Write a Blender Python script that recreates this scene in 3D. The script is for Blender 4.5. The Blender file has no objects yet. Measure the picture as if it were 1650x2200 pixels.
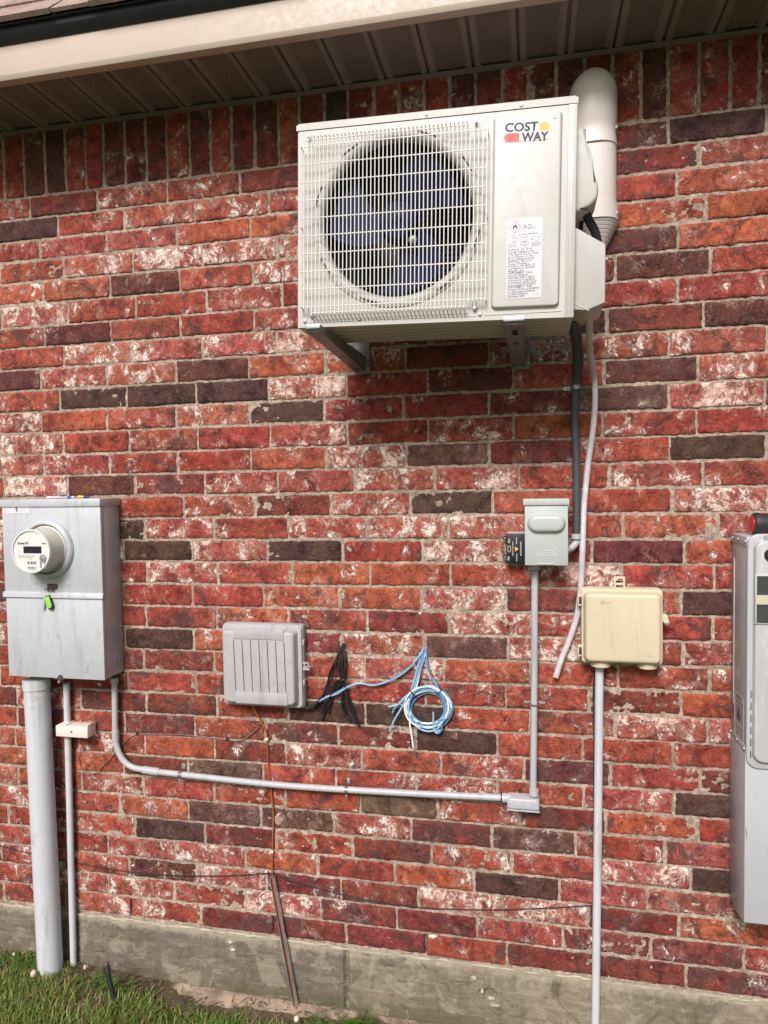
import bpy, bmesh, math, random
import numpy as np
from mathutils import Vector, Matrix, noise
random.seed(7); rng = np.random.default_rng(5)
scene = bpy.context.scene
C = scene.collection
R = math.radians

# ------------------------------------------------------------------ camera
CAM = np.array([1.60382617, -2.19950173, 1.5539595]); YAW, PIT, ROL, FPX = -0.209855361, -0.0423064435, -0.0153856, 1498.77646
def _basis():
    cy, sy, cp, sp, cr, sr = math.cos(YAW), math.sin(YAW), math.cos(PIT), math.sin(PIT), math.cos(ROL), math.sin(ROL)
    f = np.array([sy*cp, cy*cp, sp]); r0 = np.array([cy, -sy, 0]); u0 = np.cross(r0, f)
    return cr*r0 + sr*u0, -sr*r0 + cr*u0, f
CR, CU, CF = _basis()
def AT(px, py, Y=0.0):
    """point of the plane y=Y seen at a pixel of the 1650x2200 photograph (used to measure the place)"""
    d = CF + (px-825)/FPX*CR - (py-1100)/FPX*CU
    t = (Y-CAM[1])/d[1]
    return Vector((CAM + t*d).tolist())
cam = bpy.data.cameras.new('camera'); camo = bpy.data.objects.new('camera', cam); C.objects.link(camo)
M = Matrix(((CR[0], CU[0], -CF[0], CAM[0]), (CR[1], CU[1], -CF[1], CAM[1]), (CR[2], CU[2], -CF[2], CAM[2]), (0, 0, 0, 1)))
camo.matrix_world = M
cam.sensor_fit = 'VERTICAL'; cam.sensor_height = 36; cam.sensor_width = 27; cam.lens = FPX/2200*36
cam.clip_start = 0.05; cam.clip_end = 500
scene.camera = camo

# ------------------------------------------------------------------ sky, sun, exposure
SUN_EL, SUN_ROT = 40, 186
w = bpy.data.worlds.new('World'); scene.world = w; w.use_nodes = True
wn = w.node_tree; wn.nodes.clear()
bg = wn.nodes.new('ShaderNodeBackground'); wo = wn.nodes.new('ShaderNodeOutputWorld'); sk = wn.nodes.new('ShaderNodeTexSky')
sk.sky_type = 'NISHITA'; sk.sun_disc = False; sk.sun_elevation = R(SUN_EL); sk.sun_rotation = R(SUN_ROT)
sk.air_density = 1.0; sk.dust_density = 4.0; sk.ozone_density = 1.0
wn.links.new(sk.outputs[0], bg.inputs[0]); bg.inputs[1].default_value = 0.072
wn.links.new(bg.outputs[0], wo.inputs[0])
sl = bpy.data.lights.new('sun', 'SUN'); sl.energy = 3.0; sl.angle = R(20); sl.color = (1.0, 0.965, 0.945)
so = bpy.data.objects.new('sun', sl); C.objects.link(so); so.location = (-1, -6, 7)
sd = Vector((math.sin(R(SUN_ROT))*math.cos(R(SUN_EL)), math.cos(R(SUN_ROT))*math.cos(R(SUN_EL)), math.sin(R(SUN_EL))))
so.rotation_euler = sd.to_track_quat('Z', 'Y').to_euler()
scene.view_settings.view_transform = 'Standard'; scene.view_settings.look = 'None'
scene.view_settings.exposure = 0.46; scene.view_settings.gamma = 1.0

# ------------------------------------------------------------------ material helpers
def newmat(name):
    m = bpy.data.materials.new(name); m.use_nodes = True
    nt = m.node_tree; b = nt.nodes['Principled BSDF']
    return m, nt, b
def nd(nt, typ, **kw):
    n = nt.nodes.new(typ)
    for k, v in kw.items():
        if k.startswith('i_'):
            key = k[2:]; key = int(key) if key.isdigit() else key
            n.inputs[key].default_value = v
        else: setattr(n, k, v)
    return n
def math_(nt, op, a, b=None, c=None, clamp=False):
    n = nt.nodes.new('ShaderNodeMath'); n.operation = op; n.use_clamp = clamp
    for i, v in enumerate((a, b, c)):
        if v is None: continue
        if isinstance(v, (int, float)): n.inputs[i].default_value = v
        else: nt.links.new(v, n.inputs[i])
    return n.outputs[0]
def noise_(nt, vec, scale, detail=4, rough=.55, dist=0, W=None, out='Fac'):
    n = nt.nodes.new('ShaderNodeTexNoise'); n.noise_dimensions = '4D' if W is not None else '3D'
    n.inputs['Scale'].default_value = scale; n.inputs['Detail'].default_value = detail
    n.inputs['Roughness'].default_value = rough; n.inputs['Distortion'].default_value = dist
    if vec is not None: nt.links.new(vec, n.inputs['Vector'])
    if W is not None: nt.links.new(W, n.inputs['W'])
    return n.outputs[out]
def mrange(nt, v, a, b, c=0., d=1., smooth=True):
    n = nt.nodes.new('ShaderNodeMapRange'); n.interpolation_type = 'SMOOTHSTEP' if smooth else 'LINEAR'
    if not isinstance(v, (int, float)): nt.links.new(v, n.inputs[0])
    for i, x in enumerate((a, b, c, d)):
        if isinstance(x, (int, float)): n.inputs[i+1].default_value = x
        else: nt.links.new(x, n.inputs[i+1])
    return n.outputs[0]
def mix_(nt, f, a, b, mode='MIX'):
    n = nt.nodes.new('ShaderNodeMix'); n.data_type = 'RGBA'; n.blend_type = mode
    for s, v in ((0, f), (6, a), (7, b)):
        if isinstance(v, (int, float)): n.inputs[s].default_value = v
        elif isinstance(v, tuple): n.inputs[s].default_value = (*v[:3], 1)
        else: nt.links.new(v, n.inputs[s])
    return n.outputs[2]
def coords(nt, scale=(1, 1, 1)):
    g = nt.nodes.new('ShaderNodeNewGeometry'); mp = nt.nodes.new('ShaderNodeMapping'); mp.inputs['Scale'].default_value = scale
    nt.links.new(g.outputs['Position'], mp.inputs[0]); return mp.outputs[0]
def bump_(nt, b, h, strength=.3, dist=.002):
    n = nt.nodes.new('ShaderNodeBump'); n.inputs['Strength'].default_value = strength; n.inputs['Distance'].default_value = dist
    nt.links.new(h, n.inputs['Height']); nt.links.new(n.outputs[0], b.inputs['Normal'])
def plain(name, col, rough=.5, metal=0, var=.12, dirt=None, dirt_amt=.35, dscale=9, bump=.06, bscale=180, spec=.5, stretch=(1, 1, 1), trans=0, streak=0):
    """paint / plastic / metal with a little mottling, grime and micro relief"""
    m, nt, b = newmat(name)
    co = coords(nt, stretch)
    n1 = noise_(nt, co, dscale, 6, .62, .3)
    n2 = noise_(nt, co, 60, 4, .6)
    dark = tuple(c*(1-var) for c in col); lite = tuple(min(1, c*(1+var*.7)) for c in col)
    c1 = mix_(nt, mrange(nt, n1, .3, .7), dark, lite)
    if dirt is not None:
        mk = math_(nt, 'MULTIPLY', mrange(nt, n1, .52, .68), mrange(nt, n2, .42, .62))
        c1 = mix_(nt, math_(nt, 'MULTIPLY', mk, dirt_amt), c1, dirt)
    if streak:
        n3 = noise_(nt, coords(nt, (14, 14, 1.2)), 2.2, 6, .65, .4); n4 = noise_(nt, co, 2.6, 4, .6)
        k_ = math_(nt, 'MULTIPLY', math_(nt, 'MULTIPLY', mrange(nt, n3, .50, .68), mrange(nt, n4, .42, .6)), streak)
        c1 = mix_(nt, k_, c1, dirt or tuple(c*.55 for c in col))
        n5 = noise_(nt, co, 95, 3, .7); c1 = mix_(nt, mrange(nt, n5, .70, .76, 0, .6), c1, tuple(c*.45 for c in col))
    nt.links.new(c1, b.inputs['Base Color'])
    nt.links.new(mrange(nt, n2, .3, .7, max(0, rough-.07), min(1, rough+.1)), b.inputs['Roughness'])
    b.inputs['Metallic'].default_value = metal; b.inputs['Specular IOR Level'].default_value = spec
    b.inputs['Transmission Weight'].default_value = trans
    if bump: bump_(nt, b, noise_(nt, co, bscale, 3, .6), bump, .001)
    return m

# ------------------------------------------------------------------ mesh helpers
def rbox(bm, x0, x1, y0, y1, z0, z1, bev=0, seg=2):
    vs = [bm.verts.new((x, y, z)) for x in (x0, x1) for y in (y0, y1) for z in (z0, z1)]
    fs = [bm.faces.new([vs[i] for i in q]) for q in ((0, 1, 3, 2), (4, 6, 7, 5), (0, 4, 5, 1), (2, 3, 7, 6), (0, 2, 6, 4), (1, 5, 7, 3))]
    if bev:
        es = list({e for f in fs for e in f.edges})
        bmesh.ops.bevel(bm, geom=es, offset=bev, segments=seg, profile=.5, affect='EDGES')
    return bm
def loft(bm, loops, cap0=True, cap1=True):
    L = [[bm.verts.new(p) for p in lp] for lp in loops]
    n = len(L[0])
    for a, b in zip(L, L[1:]):
        for i in range(n): bm.faces.new((a[i], a[(i+1) % n], b[(i+1) % n], b[i]))
    if cap0: bm.faces.new(L[0][::-1])
    if cap1: bm.faces.new(L[-1])
    return bm
def rr(cx, cz, w, h, r, y, n=6):
    """rounded rectangle facing the camera (in the xz plane)"""
    r = max(.0004, min(r, w/2-1e-4, h/2-1e-4)); P = []
    for (sx, sz, a0) in ((1, 1, 0), (-1, 1, 90), (-1, -1, 180), (1, -1, 270)):
        for k in range(n+1):
            a = R(a0 + 90*k/n); P.append((cx+sx*(w/2-r)+r*math.cos(a), y, cz+sz*(h/2-r)+r*math.sin(a)))
    return P
def pad(bm, cx, cz, w, h, r, yb, yf, bev=.003, n=6, k=3, draft=0):
    """raised rounded plate from yb (back) to yf (front, smaller y)"""
    loops = [rr(cx, cz, w, h, r, yb, n)]
    s = -1 if yf < yb else 1
    loops.append(rr(cx, cz, w-2*draft, h-2*draft, r, yf-s*bev, n))
    for i in range(1, k+1):
        a = R(90*i/k); ins = draft+bev*(1-math.cos(a))
        loops.append(rr(cx, cz, w-2*ins, h-2*ins, max(.0005, r-ins+draft), yf-s*bev*(1-math.sin(a)), n))
    return loft(bm, loops)
def cr_path(pts, k=6):
    pts = [Vector(p) for p in pts]
    if len(pts) < 3: return pts
    P = [2*pts[0]-pts[1]] + pts + [2*pts[-1]-pts[-2]]; out = []
    for i in range(1, len(P)-2):
        for j in range(k):
            t = j/k; a, b, c, d = P[i-1], P[i], P[i+1], P[i+2]
            out.append(.5*((2*b)+(c-a)*t+(2*a-5*b+4*c-d)*t*t+(3*b-a-3*c+d)*t**3))
    out.append(pts[-1]); return out
def tube(bm, pts, r, n=12, k=0, cap=True, hollow=False, rf=None):
    P = cr_path(pts, k) if k else [Vector(p) for p in pts]
    t0 = (P[1]-P[0]).normalized(); up = Vector((0, 1, 0)) if abs(t0.y) < .9 else Vector((1, 0, 0))
    s = t0.cross(up).normalized(); loops = []
    for i, p in enumerate(P):
        t = (P[min(i+1, len(P)-1)]-P[max(i-1, 0)]).normalized()
        s = (s - t*s.dot(t)).normalized(); u = t.cross(s)
        rad = rf(i/(len(P)-1)) if rf else (r[i] if isinstance(r, (list, tuple)) else r)
        loops.append([p+s*rad*math.cos(2*math.pi*j/n)+u*rad*math.sin(2*math.pi*j/n) for j in range(n)])
    return loft(bm, loops, cap, cap)
def lathe(bm, prof, c, axis='y', n=40, cap0=True, cap1=True):
    """profile of (radius, offset along axis)"""
    c = Vector(c); loops = []
    for r, t in prof:
        lp = []
        for j in range(n):
            a = 2*math.pi*j/n; ca, sa = r*math.cos(a), r*math.sin(a)
            lp.append(c+Vector({'y': (ca, t, sa), 'x': (t, ca, sa), 'z': (ca, sa, t)}[axis]))
        loops.append(lp)
    return loft(bm, loops, cap0, cap1)
def prism(bm, poly, a0, a1, plane='xz', bev=0, seg=2):
    f = (lambda p, a: (p[0], a, p[1])) if plane == 'xz' else ((lambda p, a: (a, p[0], p[1])) if plane == 'yz' else (lambda p, a: (p[0], p[1], a)))
    A = [bm.verts.new(f(p, a0)) for p in poly]; B = [bm.verts.new(f(p, a1)) for p in poly]; n = len(poly)
    fs = [bm.faces.new(A), bm.faces.new(B[::-1])] + [bm.faces.new((A[i], B[i], B[(i+1) % n], A[(i+1) % n])) for i in range(n)]
    if bev:
        es = list({e for q in fs for e in q.edges}); bmesh.ops.bevel(bm, geom=es, offset=bev, segments=seg, profile=.5, affect='EDGES')
    return bm
def NB(): return bmesh.new()
def obj(name, bm, m, parent=None, smooth=True, ang=38, label=None):
    bmesh.ops.recalc_face_normals(bm, faces=bm.faces[:])
    me = bpy.data.meshes.new(name); 
    if parent is None:
        cs = [v.co for v in bm.verts]
        c = Vector(((min(v.x for v in cs)+max(v.x for v in cs))/2, (min(v.y for v in cs)+max(v.y for v in cs))/2, min(v.z for v in cs)))
        for v in bm.verts: v.co -= c
    bm.to_mesh(me); bm.free()
    if smooth:
        me.shade_smooth(); me.set_sharp_from_angle(angle=R(ang))
    me.materials.append(m)
    o = bpy.data.objects.new(name, me); C.objects.link(o)
    if parent is None: o.location = c
    else:
        o.parent = parent
        if parent.type == 'EMPTY': o.location = -Vector(parent.location)
    if label: o['label'] = label
    return o
def tag(o, label, cat, group=None):
    o['label'] = label; o['category'] = cat
    if group: o['group'] = group
    return o
def thing(name, label, cat, loc, group=None):
    o = bpy.data.objects.new(name, None); C.objects.link(o); o.location = loc; o.empty_display_size = .05
    return tag(o, label, cat, group)
def text_bm(body, x, z, y, size, bold=0., rot=0., align='LEFT', sx=1., depth=.0003, tilt=0.):
    cu = bpy.data.curves.new('t', 'FONT'); cu.body = body; cu.size = size; cu.align_x = align; cu.offset = bold*size
    cu.resolution_u = 3
    to = bpy.data.objects.new('t', cu); C.objects.link(to); bpy.context.view_layer.update()
    me = bpy.data.meshes.new_from_object(to); bpy.data.objects.remove(to); bpy.data.curves.remove(cu)
    bm = NB(); bm.from_mesh(me); bpy.data.meshes.remove(me)
    ca, sa = math.cos(rot+tilt), math.sin(rot+tilt)
    for v in bm.verts:
        a, b = v.co.x*sx, v.co.y
        v.co = Vector((x+a*ca-b*sa, y, z+a*sa+b*ca))
    return bm
def merge(dst, src):
    me = bpy.data.meshes.new('m'); src.to_mesh(me); src.free(); dst.from_mesh(me); bpy.data.meshes.remove(me); return dst
def wscrew(name, p, r, m, parent, d=.004, n=14):
    bm = NB(); lathe(bm, [(r, 0), (r, -d*.55), (r*.75, -d), (r*.3, -d*1.05), (r*.28, -d*.7)], p, 'y', n); return obj(name, bm, m, parent)

# ------------------------------------------------------------------ measured brickwork (height of each bed joint at x=0 and its slope; perpend positions per course)
LINES= [(2.5795,0.00812),(2.5061,0.00693),(2.4301,0.00737),(2.359,0.00499),(2.2835,0.00472),(2.2078,0.00446),(2.1276,0.00603),(2.0542,0.00475),(1.9778,0.0043),(1.9026,0.00347),(1.8257,0.00367),(1.7494,0.00326),(1.6716,0.00357),(1.5957,0.00399),(1.5192,0.00359),(1.4417,0.00417),(1.3662,0.00345),(1.2909,0.00319),(1.2132,0.00406),(1.1365,0.0037),(1.0592,0.00424),(0.9825,0.00458),(0.9047,0.00574),(0.8285,0.00549),(0.7534,0.00448),(0.6767,0.00513),(0.6021,0.00398),(0.5275,0.0045),(0.4542,0.00373),(0.3781,0.00232),(0.3027,0.0025),(0.2304,0.00104),(0.1564,-5e-05),(0.0827,-0.00136),(0.0064,-0.00227)]
JOINTS= [[-1.18,-0.916,-0.652,-0.389,-0.125,0.141,0.405,0.667,0.933,1.2,1.466,1.732,1.998,2.259,2.523,2.786,3.05,3.314,3.577],[-1.074,-0.81,-0.547,-0.283,-0.019,0.24,0.502,0.766,1.029,1.292,1.555,1.817,2.08,2.344,2.608,2.871,3.135,3.399,3.662],[-1.144,-0.881,-0.617,-0.353,-0.09,0.171,0.435,0.699,0.963,1.227,1.491,1.755,2.019,2.282,2.546,2.81,3.073,3.337,3.601],[-1.054,-0.79,-0.527,-0.263,0.001,0.269,0.528,0.792,1.054,1.315,1.577,1.839,2.101,2.364,2.628,2.892,3.156,3.419],[-1.137,-0.874,-0.61,-0.346,-0.083,0.18,0.442,0.706,0.969,1.232,1.496,1.759,2.023,2.286,2.55,2.814,3.078,3.341,3.605],[-1.051,-0.787,-0.523,-0.26,0.011,0.274,0.539,0.805,1.066,1.327,1.588,1.849,2.111,2.375,2.639,2.902,3.166,3.43],[-1.14,-0.876,-0.613,-0.349,-0.085,0.177,0.439,0.705,0.968,1.232,1.495,1.758,2.022,2.286,2.549,2.813,3.077,3.34,3.604],[-1.066,-0.803,-0.539,-0.275,-0.011,0.253,0.517,0.782,1.043,1.304,1.565,1.826,2.092,2.356,2.619,2.883,3.147,3.41],[-1.161,-0.898,-0.634,-0.37,-0.107,0.157,0.419,0.683,0.948,1.212,1.476,1.737,1.999,2.263,2.527,2.791,3.054,3.318,3.582],[-1.089,-0.825,-0.562,-0.298,-0.034,0.23,0.491,0.752,1.019,1.283,1.548,1.815,2.078,2.342,2.606,2.87,3.133,3.397,3.661],[-1.168,-0.904,-0.64,-0.377,-0.113,0.151,0.414,0.683,0.943,1.204,1.473,1.736,1.999,2.258,2.522,2.786,3.049,3.313,3.577],[-1.08,-0.816,-0.553,-0.289,-0.025,0.235,0.493,0.755,1.019,1.283,1.548,1.811,2.075,2.339,2.603,2.866,3.13,3.394,3.657],[-1.163,-0.899,-0.635,-0.371,-0.108,0.155,0.415,0.684,0.945,1.21,1.473,1.737,2.001,2.264,2.528,2.792,3.055,3.319,3.583],[-1.066,-0.803,-0.539,-0.275,-0.013,0.253,0.515,0.778,1.041,1.303,1.565,1.83,2.094,2.357,2.621,2.885,3.148,3.412],[-1.15,-0.886,-0.623,-0.359,-0.095,0.168,0.432,0.695,0.958,1.221,1.483,1.745,2.008,2.267,2.53,2.794,3.058,3.321,3.585],[-1.034,-0.771,-0.507,-0.243,0.02,0.284,0.543,0.81,1.08,1.343,1.605,1.87,2.136,2.4,2.663,2.927,3.191,3.455],[-1.118,-0.854,-0.591,-0.327,-0.063,0.2,0.462,0.734,0.995,1.26,1.522,1.78,2.043,2.307,2.57,2.834,3.098,3.361,3.625],[-1.032,-0.769,-0.505,-0.241,0.023,0.286,0.554,0.82,1.086,1.348,1.618,1.865,2.125,2.389,2.653,2.916,3.18,3.444],[-1.129,-0.865,-0.601,-0.338,-0.074,0.19,0.458,0.717,0.984,1.252,1.52,1.784,2.034,2.298,2.562,2.825,3.089,3.353,3.616],[-1.04,-0.776,-0.513,-0.249,0.015,0.279,0.546,0.804,1.074,1.342,1.603,1.858,2.122,2.386,2.65,2.913,3.177,3.441],[-1.121,-0.858,-0.594,-0.33,-0.067,0.197,0.458,0.72,0.987,1.263,1.526,1.782,2.039,2.302,2.566,2.83,3.093,3.357,3.621],[-1.055,-0.791,-0.527,-0.264,-0.0,0.264,0.532,0.8,1.063,1.324,1.595,1.856,2.114,2.377,2.641,2.905,3.169,3.432],[-1.117,-0.854,-0.59,-0.326,-0.063,0.201,0.463,0.723,1.0,1.264,1.519,1.77,2.035,2.299,2.562,2.826,3.09,3.354,3.617],[-1.046,-0.782,-0.519,-0.255,0.009,0.271,0.538,0.796,1.063,1.328,1.594,1.846,2.108,2.372,2.635,2.899,3.163,3.426],[-1.048,-0.784,-0.521,-0.257,-0.037,0.183,0.451,0.713,0.97,1.23,1.491,1.751,2.013,2.277,2.541,2.804,3.068,3.332,3.595],[-1.06,-0.796,-0.532,-0.268,-0.005,0.259,0.525,0.785,1.049,1.311,1.573,1.831,2.088,2.352,2.615,2.879,3.143,3.406],[-1.144,-0.881,-0.617,-0.353,-0.09,0.174,0.423,0.701,0.96,1.23,1.49,1.753,2.016,2.28,2.543,2.807,3.071,3.335,3.598],[-1.054,-0.79,-0.526,-0.263,0.001,0.25,0.518,0.78,1.041,1.3,1.559,1.818,2.083,2.347,2.611,2.874,3.138,3.402],[-1.164,-0.901,-0.637,-0.373,-0.11,0.154,0.419,0.687,0.947,1.211,1.47,1.729,1.99,2.254,2.517,2.781,3.045,3.308,3.572],[-1.102,-0.839,-0.575,-0.311,-0.048,0.214,0.48,0.743,1.012,1.276,1.533,1.793,2.063,2.326,2.59,2.854,3.117,3.381,3.645],[-1.218,-0.954,-0.691,-0.427,-0.163,0.1,0.365,0.629,0.889,1.153,1.412,1.678,1.939,2.206,2.469,2.733,2.997,3.26,3.524],[-1.137,-0.873,-0.61,-0.346,-0.082,0.182,0.446,0.704,0.97,1.231,1.502,1.765,2.031,2.295,2.559,2.823,3.086,3.35,3.614],[-1.224,-0.96,-0.696,-0.432,-0.169,0.095,0.357,0.625,0.896,1.158,1.422,1.69,1.951,2.212,2.475,2.739,3.003,3.266,3.53],[-1.135,-0.871,-0.607,-0.344,-0.08,0.184,0.457,0.725,0.984,1.252,1.514,1.788,2.052,2.315,2.579,2.843,3.106,3.37,3.634]]
SOLD= [-1.016,-0.937,-0.858,-0.779,-0.7,-0.621,-0.542,-0.463,-0.384,-0.305,-0.226,-0.144,-0.061,0.02,0.099,0.169,0.251,0.331,0.407,0.489,0.566,0.643,0.723,0.805,0.878,0.961,1.039,1.125,1.204,1.282,1.362,1.442,1.524,1.599,1.682,1.763,1.842,1.921,1.996,2.078,2.161,2.236,2.315,2.394,2.473,2.552,2.631,2.71,2.789,2.868,2.947,3.026,3.105,3.184,3.263,3.342,3.421]
KIND= {203: 'D',112: 'D',511: 'P',505: 'P',1004: 'D',1005: 'D',1006: 'D',1107: 'D',1111: 'G',1309: 'G',1312: 'D',1509: 'D',1604: 'D',1705: 'D',1707: 'D',1711: 'P',2105: 'D',2205: 'd',2109: 'G',2407: 'D',2408: 'D',2509: 'D',2512: 'r',2706: 'G',2808: 'G',2906: 'G',2907: 'G',3005: 'D',2910: 'G',3110: 'D',2712: 'D',2610: 'P',3012: 'D',1912: 'D',1011: 'P',912: 'p',2404: 'd',906: 'P',903: 'P',704: 'P',1306: 'r',1404: 'P',1606: 'r',105: 'w',106: 'w',103: 'w',303: 'w',304: 'w',305: 'p',404: 'W',405: 'W',406: 'W',407: 'W',205: 'w',206: 'w',507: 'w',606: 'W',705: 'w',707: 'w',804: 'W',805: 'W',806: 'W',807: 'W',904: 'w',905: 'W',1106: 'W',1103: 'w',1105: 'w',1007: 'W',1203: 'W',1204: 'r',1303: 'W',1304: 'w',1403: 'W',1407: 'w',1408: 'W',1409: 'W',1411: 'w',1508: 'w',1608: 'W',1706: 'W',1806: 'o',1807: 'o',1808: 'o',1512: 'W',1012: 'W',1112: 'W',1211: 'w',2411: 'W',2410: 'w',2412: 'W',2108: 'W',2009: 'W',2008: 'd',2609: 'w',3305: 'w',3304: 'W',3206: 'W',3404: 'W',3405: 'w',3106: 'W',3105: 'w',3209: 'W',3210: 'W',3204: 'w',1209: 'w',2210: 'o',2611: 'w',2711: 'w',2604: 'w',2504: 'w',3307: 'W',3406: 'd',3407: 'd',3408: 'd',3308: 'd',3309: 'd',2905: 'o',3006: 'd',2006: 'o',1907: 'o',1908: 'o',1906: 'r',1307: 'o',1206: 'r',907: 'o',803: 'o',1003: 'o',503: 'o',504: 'o',1506: 'o',1507: 'd',1607: 'w',1104: 'o',212: 'p',512: 'o',411: 'o',412: 'o',311: 'r',111: 'd',211: 'd',611: 'P',811: 'd',1212: 'r',1110: 'd',909: 'd',1009: 'd',711: 'r',812: 'P',2505: 'd',2506: 'r',2405: 'd',2608: 'r',2705: 'd',2806: 'r',2807: 'r',3008: 'd',3007: 'r',3109: 'o',3207: 'd',3208: 'd',3409: 'r',3410: 'd',3411: 'd',3412: 'd',3211: 'd',3311: 'd',3312: 'd',3212: 'o',3111: 'p',3112: 'p',2811: 'o',2812: 'r',2911: 'r',2912: 'p',2208: 'p',2206: 'o',2207: 'w',2005: 'r',104: 'd',204: 'r',306: 'o',307: 'o',107: 'd'}

# ------------------------------------------------------------------ brick and mortar materials
def brick_mat():
    m, nt, b = newmat('brick')
    co = coords(nt)
    a1 = nd(nt, 'ShaderNodeAttribute', attribute_name='col'); a2 = nd(nt, 'ShaderNodeAttribute', attribute_name='par')
    sp = nd(nt, 'ShaderNodeSeparateColor'); nt.links.new(a2.outputs['Color'], sp.inputs[0])
    smear, seed, darkp = sp.outputs[0], math_(nt, 'MULTIPLY', sp.outputs[1], 60), sp.outputs[2]
    # warp the coordinates so streaks fold like sand-struck clay
    nw = noise_(nt, co, 26, 2, .5, 0, seed, 'Color')
    v1 = nd(nt, 'ShaderNodeVectorMath', operation='MULTIPLY_ADD'); nt.links.new(nw, v1.inputs[0]); v1.inputs[1].default_value = (.045, 0, .045); nt.links.new(co, v1.inputs[2]); wv = v1.outputs[0]
    t1 = noise_(nt, wv, 17, 7, .68, .5, seed); t2 = noise_(nt, wv, 34, 6, .62, 1.2, seed); t3 = noise_(nt, co, 210, 3, .6)
    col = a1.outputs['Color']
    hot = mix_(nt, 1.0, col, (1.5, 1.8, 1.6), 'MULTIPLY'); cool = mix_(nt, 1.0, col, (.40, .34, .42), 'MULTIPLY')
    c = mix_(nt, mrange(nt, t1, .36, .64), cool, hot)
    c = mix_(nt, mrange(nt, t2, .45, .6), c, col)
    # burnt and bluish flashes
    fl = noise_(nt, wv, 12, 4, .55, .8, math_(nt, 'ADD', seed, 9.0))
    thr = mrange(nt, darkp, 0, 1, .64, .43, False)
    fm = mrange(nt, fl, thr, math_(nt, 'ADD', thr, .05))
    c = mix_(nt, math_(nt, 'MULTIPLY', fm, .8), c, (.095, .040, .036))
    # white sand / slurry smears
    dr = nd(nt, 'ShaderNodeVectorMath', operation='MULTIPLY'); nt.links.new(wv, dr.inputs[0]); dr.inputs[1].default_value = (2.3, 1, .75)
    s1a = noise_(nt, wv, 20, 9, .68, 1.5, math_(nt, 'ADD', seed, 21.0)); s1b = noise_(nt, dr.outputs[0], 26, 8, .7, 1.0, math_(nt, 'ADD', seed, 24.0))
    rdg = math_(nt, 'SUBTRACT', .62, math_(nt, 'MULTIPLY', math_(nt, 'ABSOLUTE', math_(nt, 'SUBTRACT', noise_(nt, wv, 24, 5, .62, 2.2, math_(nt, 'ADD', seed, 90.0)), .5)), 2.6))
    s1 = math_(nt, 'ADD', math_(nt, 'ADD', math_(nt, 'MULTIPLY', s1a, .42), math_(nt, 'MULTIPLY', s1b, .33)), math_(nt, 'MULTIPLY', rdg, .25))
    s2 = noise_(nt, wv, 120, 4, .7, .6, seed)
    sv = math_(nt, 'ADD', s1, math_(nt, 'MULTIPLY', math_(nt, 'SUBTRACT', s2, .5), .20))
    cl_ = noise_(nt, co, 13, 2, .5, .6, math_(nt, 'ADD', seed, 71.0))
    sv = math_(nt, 'ADD', sv, math_(nt, 'MULTIPLY', math_(nt, 'SUBTRACT', cl_, .5), .55))
    st = mrange(nt, smear, 0, 1, .70, .49, False)
    haze_ = mrange(nt, sv, math_(nt, 'SUBTRACT', st, .085), math_(nt, 'ADD', st, .03))
    c = mix_(nt, math_(nt, 'MULTIPLY', haze_, .62), c, mix_(nt, mrange(nt, darkp, .25, .6), (.50, .235, .19), (.30, .20, .18)))
    sm = mrange(nt, sv, st, math_(nt, 'ADD', st, .05))
    sc = mix_(nt, mrange(nt, s1, .47, .60), (.60, .37, .31), (.88, .80, .74))
    # folded veins
    vn = noise_(nt, wv, 17, 5, .6, 2.6, math_(nt, 'ADD', seed, 33.0))
    vv = math_(nt, 'ABSOLUTE', math_(nt, 'SUBTRACT', vn, .5))
    vm = math_(nt, 'MULTIPLY', mrange(nt, vv, .0, .016, 1, 0), mrange(nt, noise_(nt, co, 30, 2, .5, 0, seed), .42, .6))
    vm = math_(nt, 'MULTIPLY', vm, mrange(nt, smear, 0, .8, .25, .95, False))
    c = mix_(nt, math_(nt, 'MULTIPLY', vm, .8), c, (.56, .31, .24))
    c = mix_(nt, math_(nt, 'MULTIPLY', sm, .93), c, sc)
    # dark creases
    cn = noise_(nt, wv, 23, 4, .6, 2.0, math_(nt, 'ADD', seed, 47.0))
    cm = math_(nt, 'MULTIPLY', mrange(nt, math_(nt, 'ABSOLUTE', math_(nt, 'SUBTRACT', cn, .5)), 0, .010, 1, 0), mrange(nt, noise_(nt, co, 24, 2, .5), .5, .62))
    c = mix_(nt, math_(nt, 'MULTIPLY', cm, .75), c, (.045, .018, .014))
    t4 = noise_(nt, wv, 75, 5, .7, 1.4, seed)
    c = mix_(nt, mrange(nt, t4, .54, .66, 0, .55), c, mix_(nt, 1., c, (1.9, 2.2, 2.0), 'MULTIPLY')); c = mix_(nt, mrange(nt, t4, .44, .34, 0, .6), c, mix_(nt, 1., c, (.35, .3, .3), 'MULTIPLY'))
    c = mix_(nt, mrange(nt, t3, .3, .75, 0, .28), c, mix_(nt, 1., c, (.45, .4, .4), 'MULTIPLY'))
    nt.links.new(c, b.inputs['Base Color']); b.inputs['Roughness'].default_value = .82; b.inputs['Specular IOR Level'].default_value = .32
    h = math_(nt, 'ADD', math_(nt, 'MULTIPLY', t2, 1.3), math_(nt, 'MULTIPLY', s2, .28))
    h = math_(nt, 'ADD', h, math_(nt, 'MULTIPLY', t4, .45)); h = math_(nt, 'ADD', h, math_(nt, 'MULTIPLY', sm, .22)); h = math_(nt, 'ADD', h, math_(nt, 'MULTIPLY', vm, .3))
    h = math_(nt, 'SUBTRACT', h, math_(nt, 'MULTIPLY', cm, .7)); h = math_(nt, 'ADD', h, math_(nt, 'MULTIPLY', t3, .15))
    bump_(nt, b, h, 1.0, .006)
    return m
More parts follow.
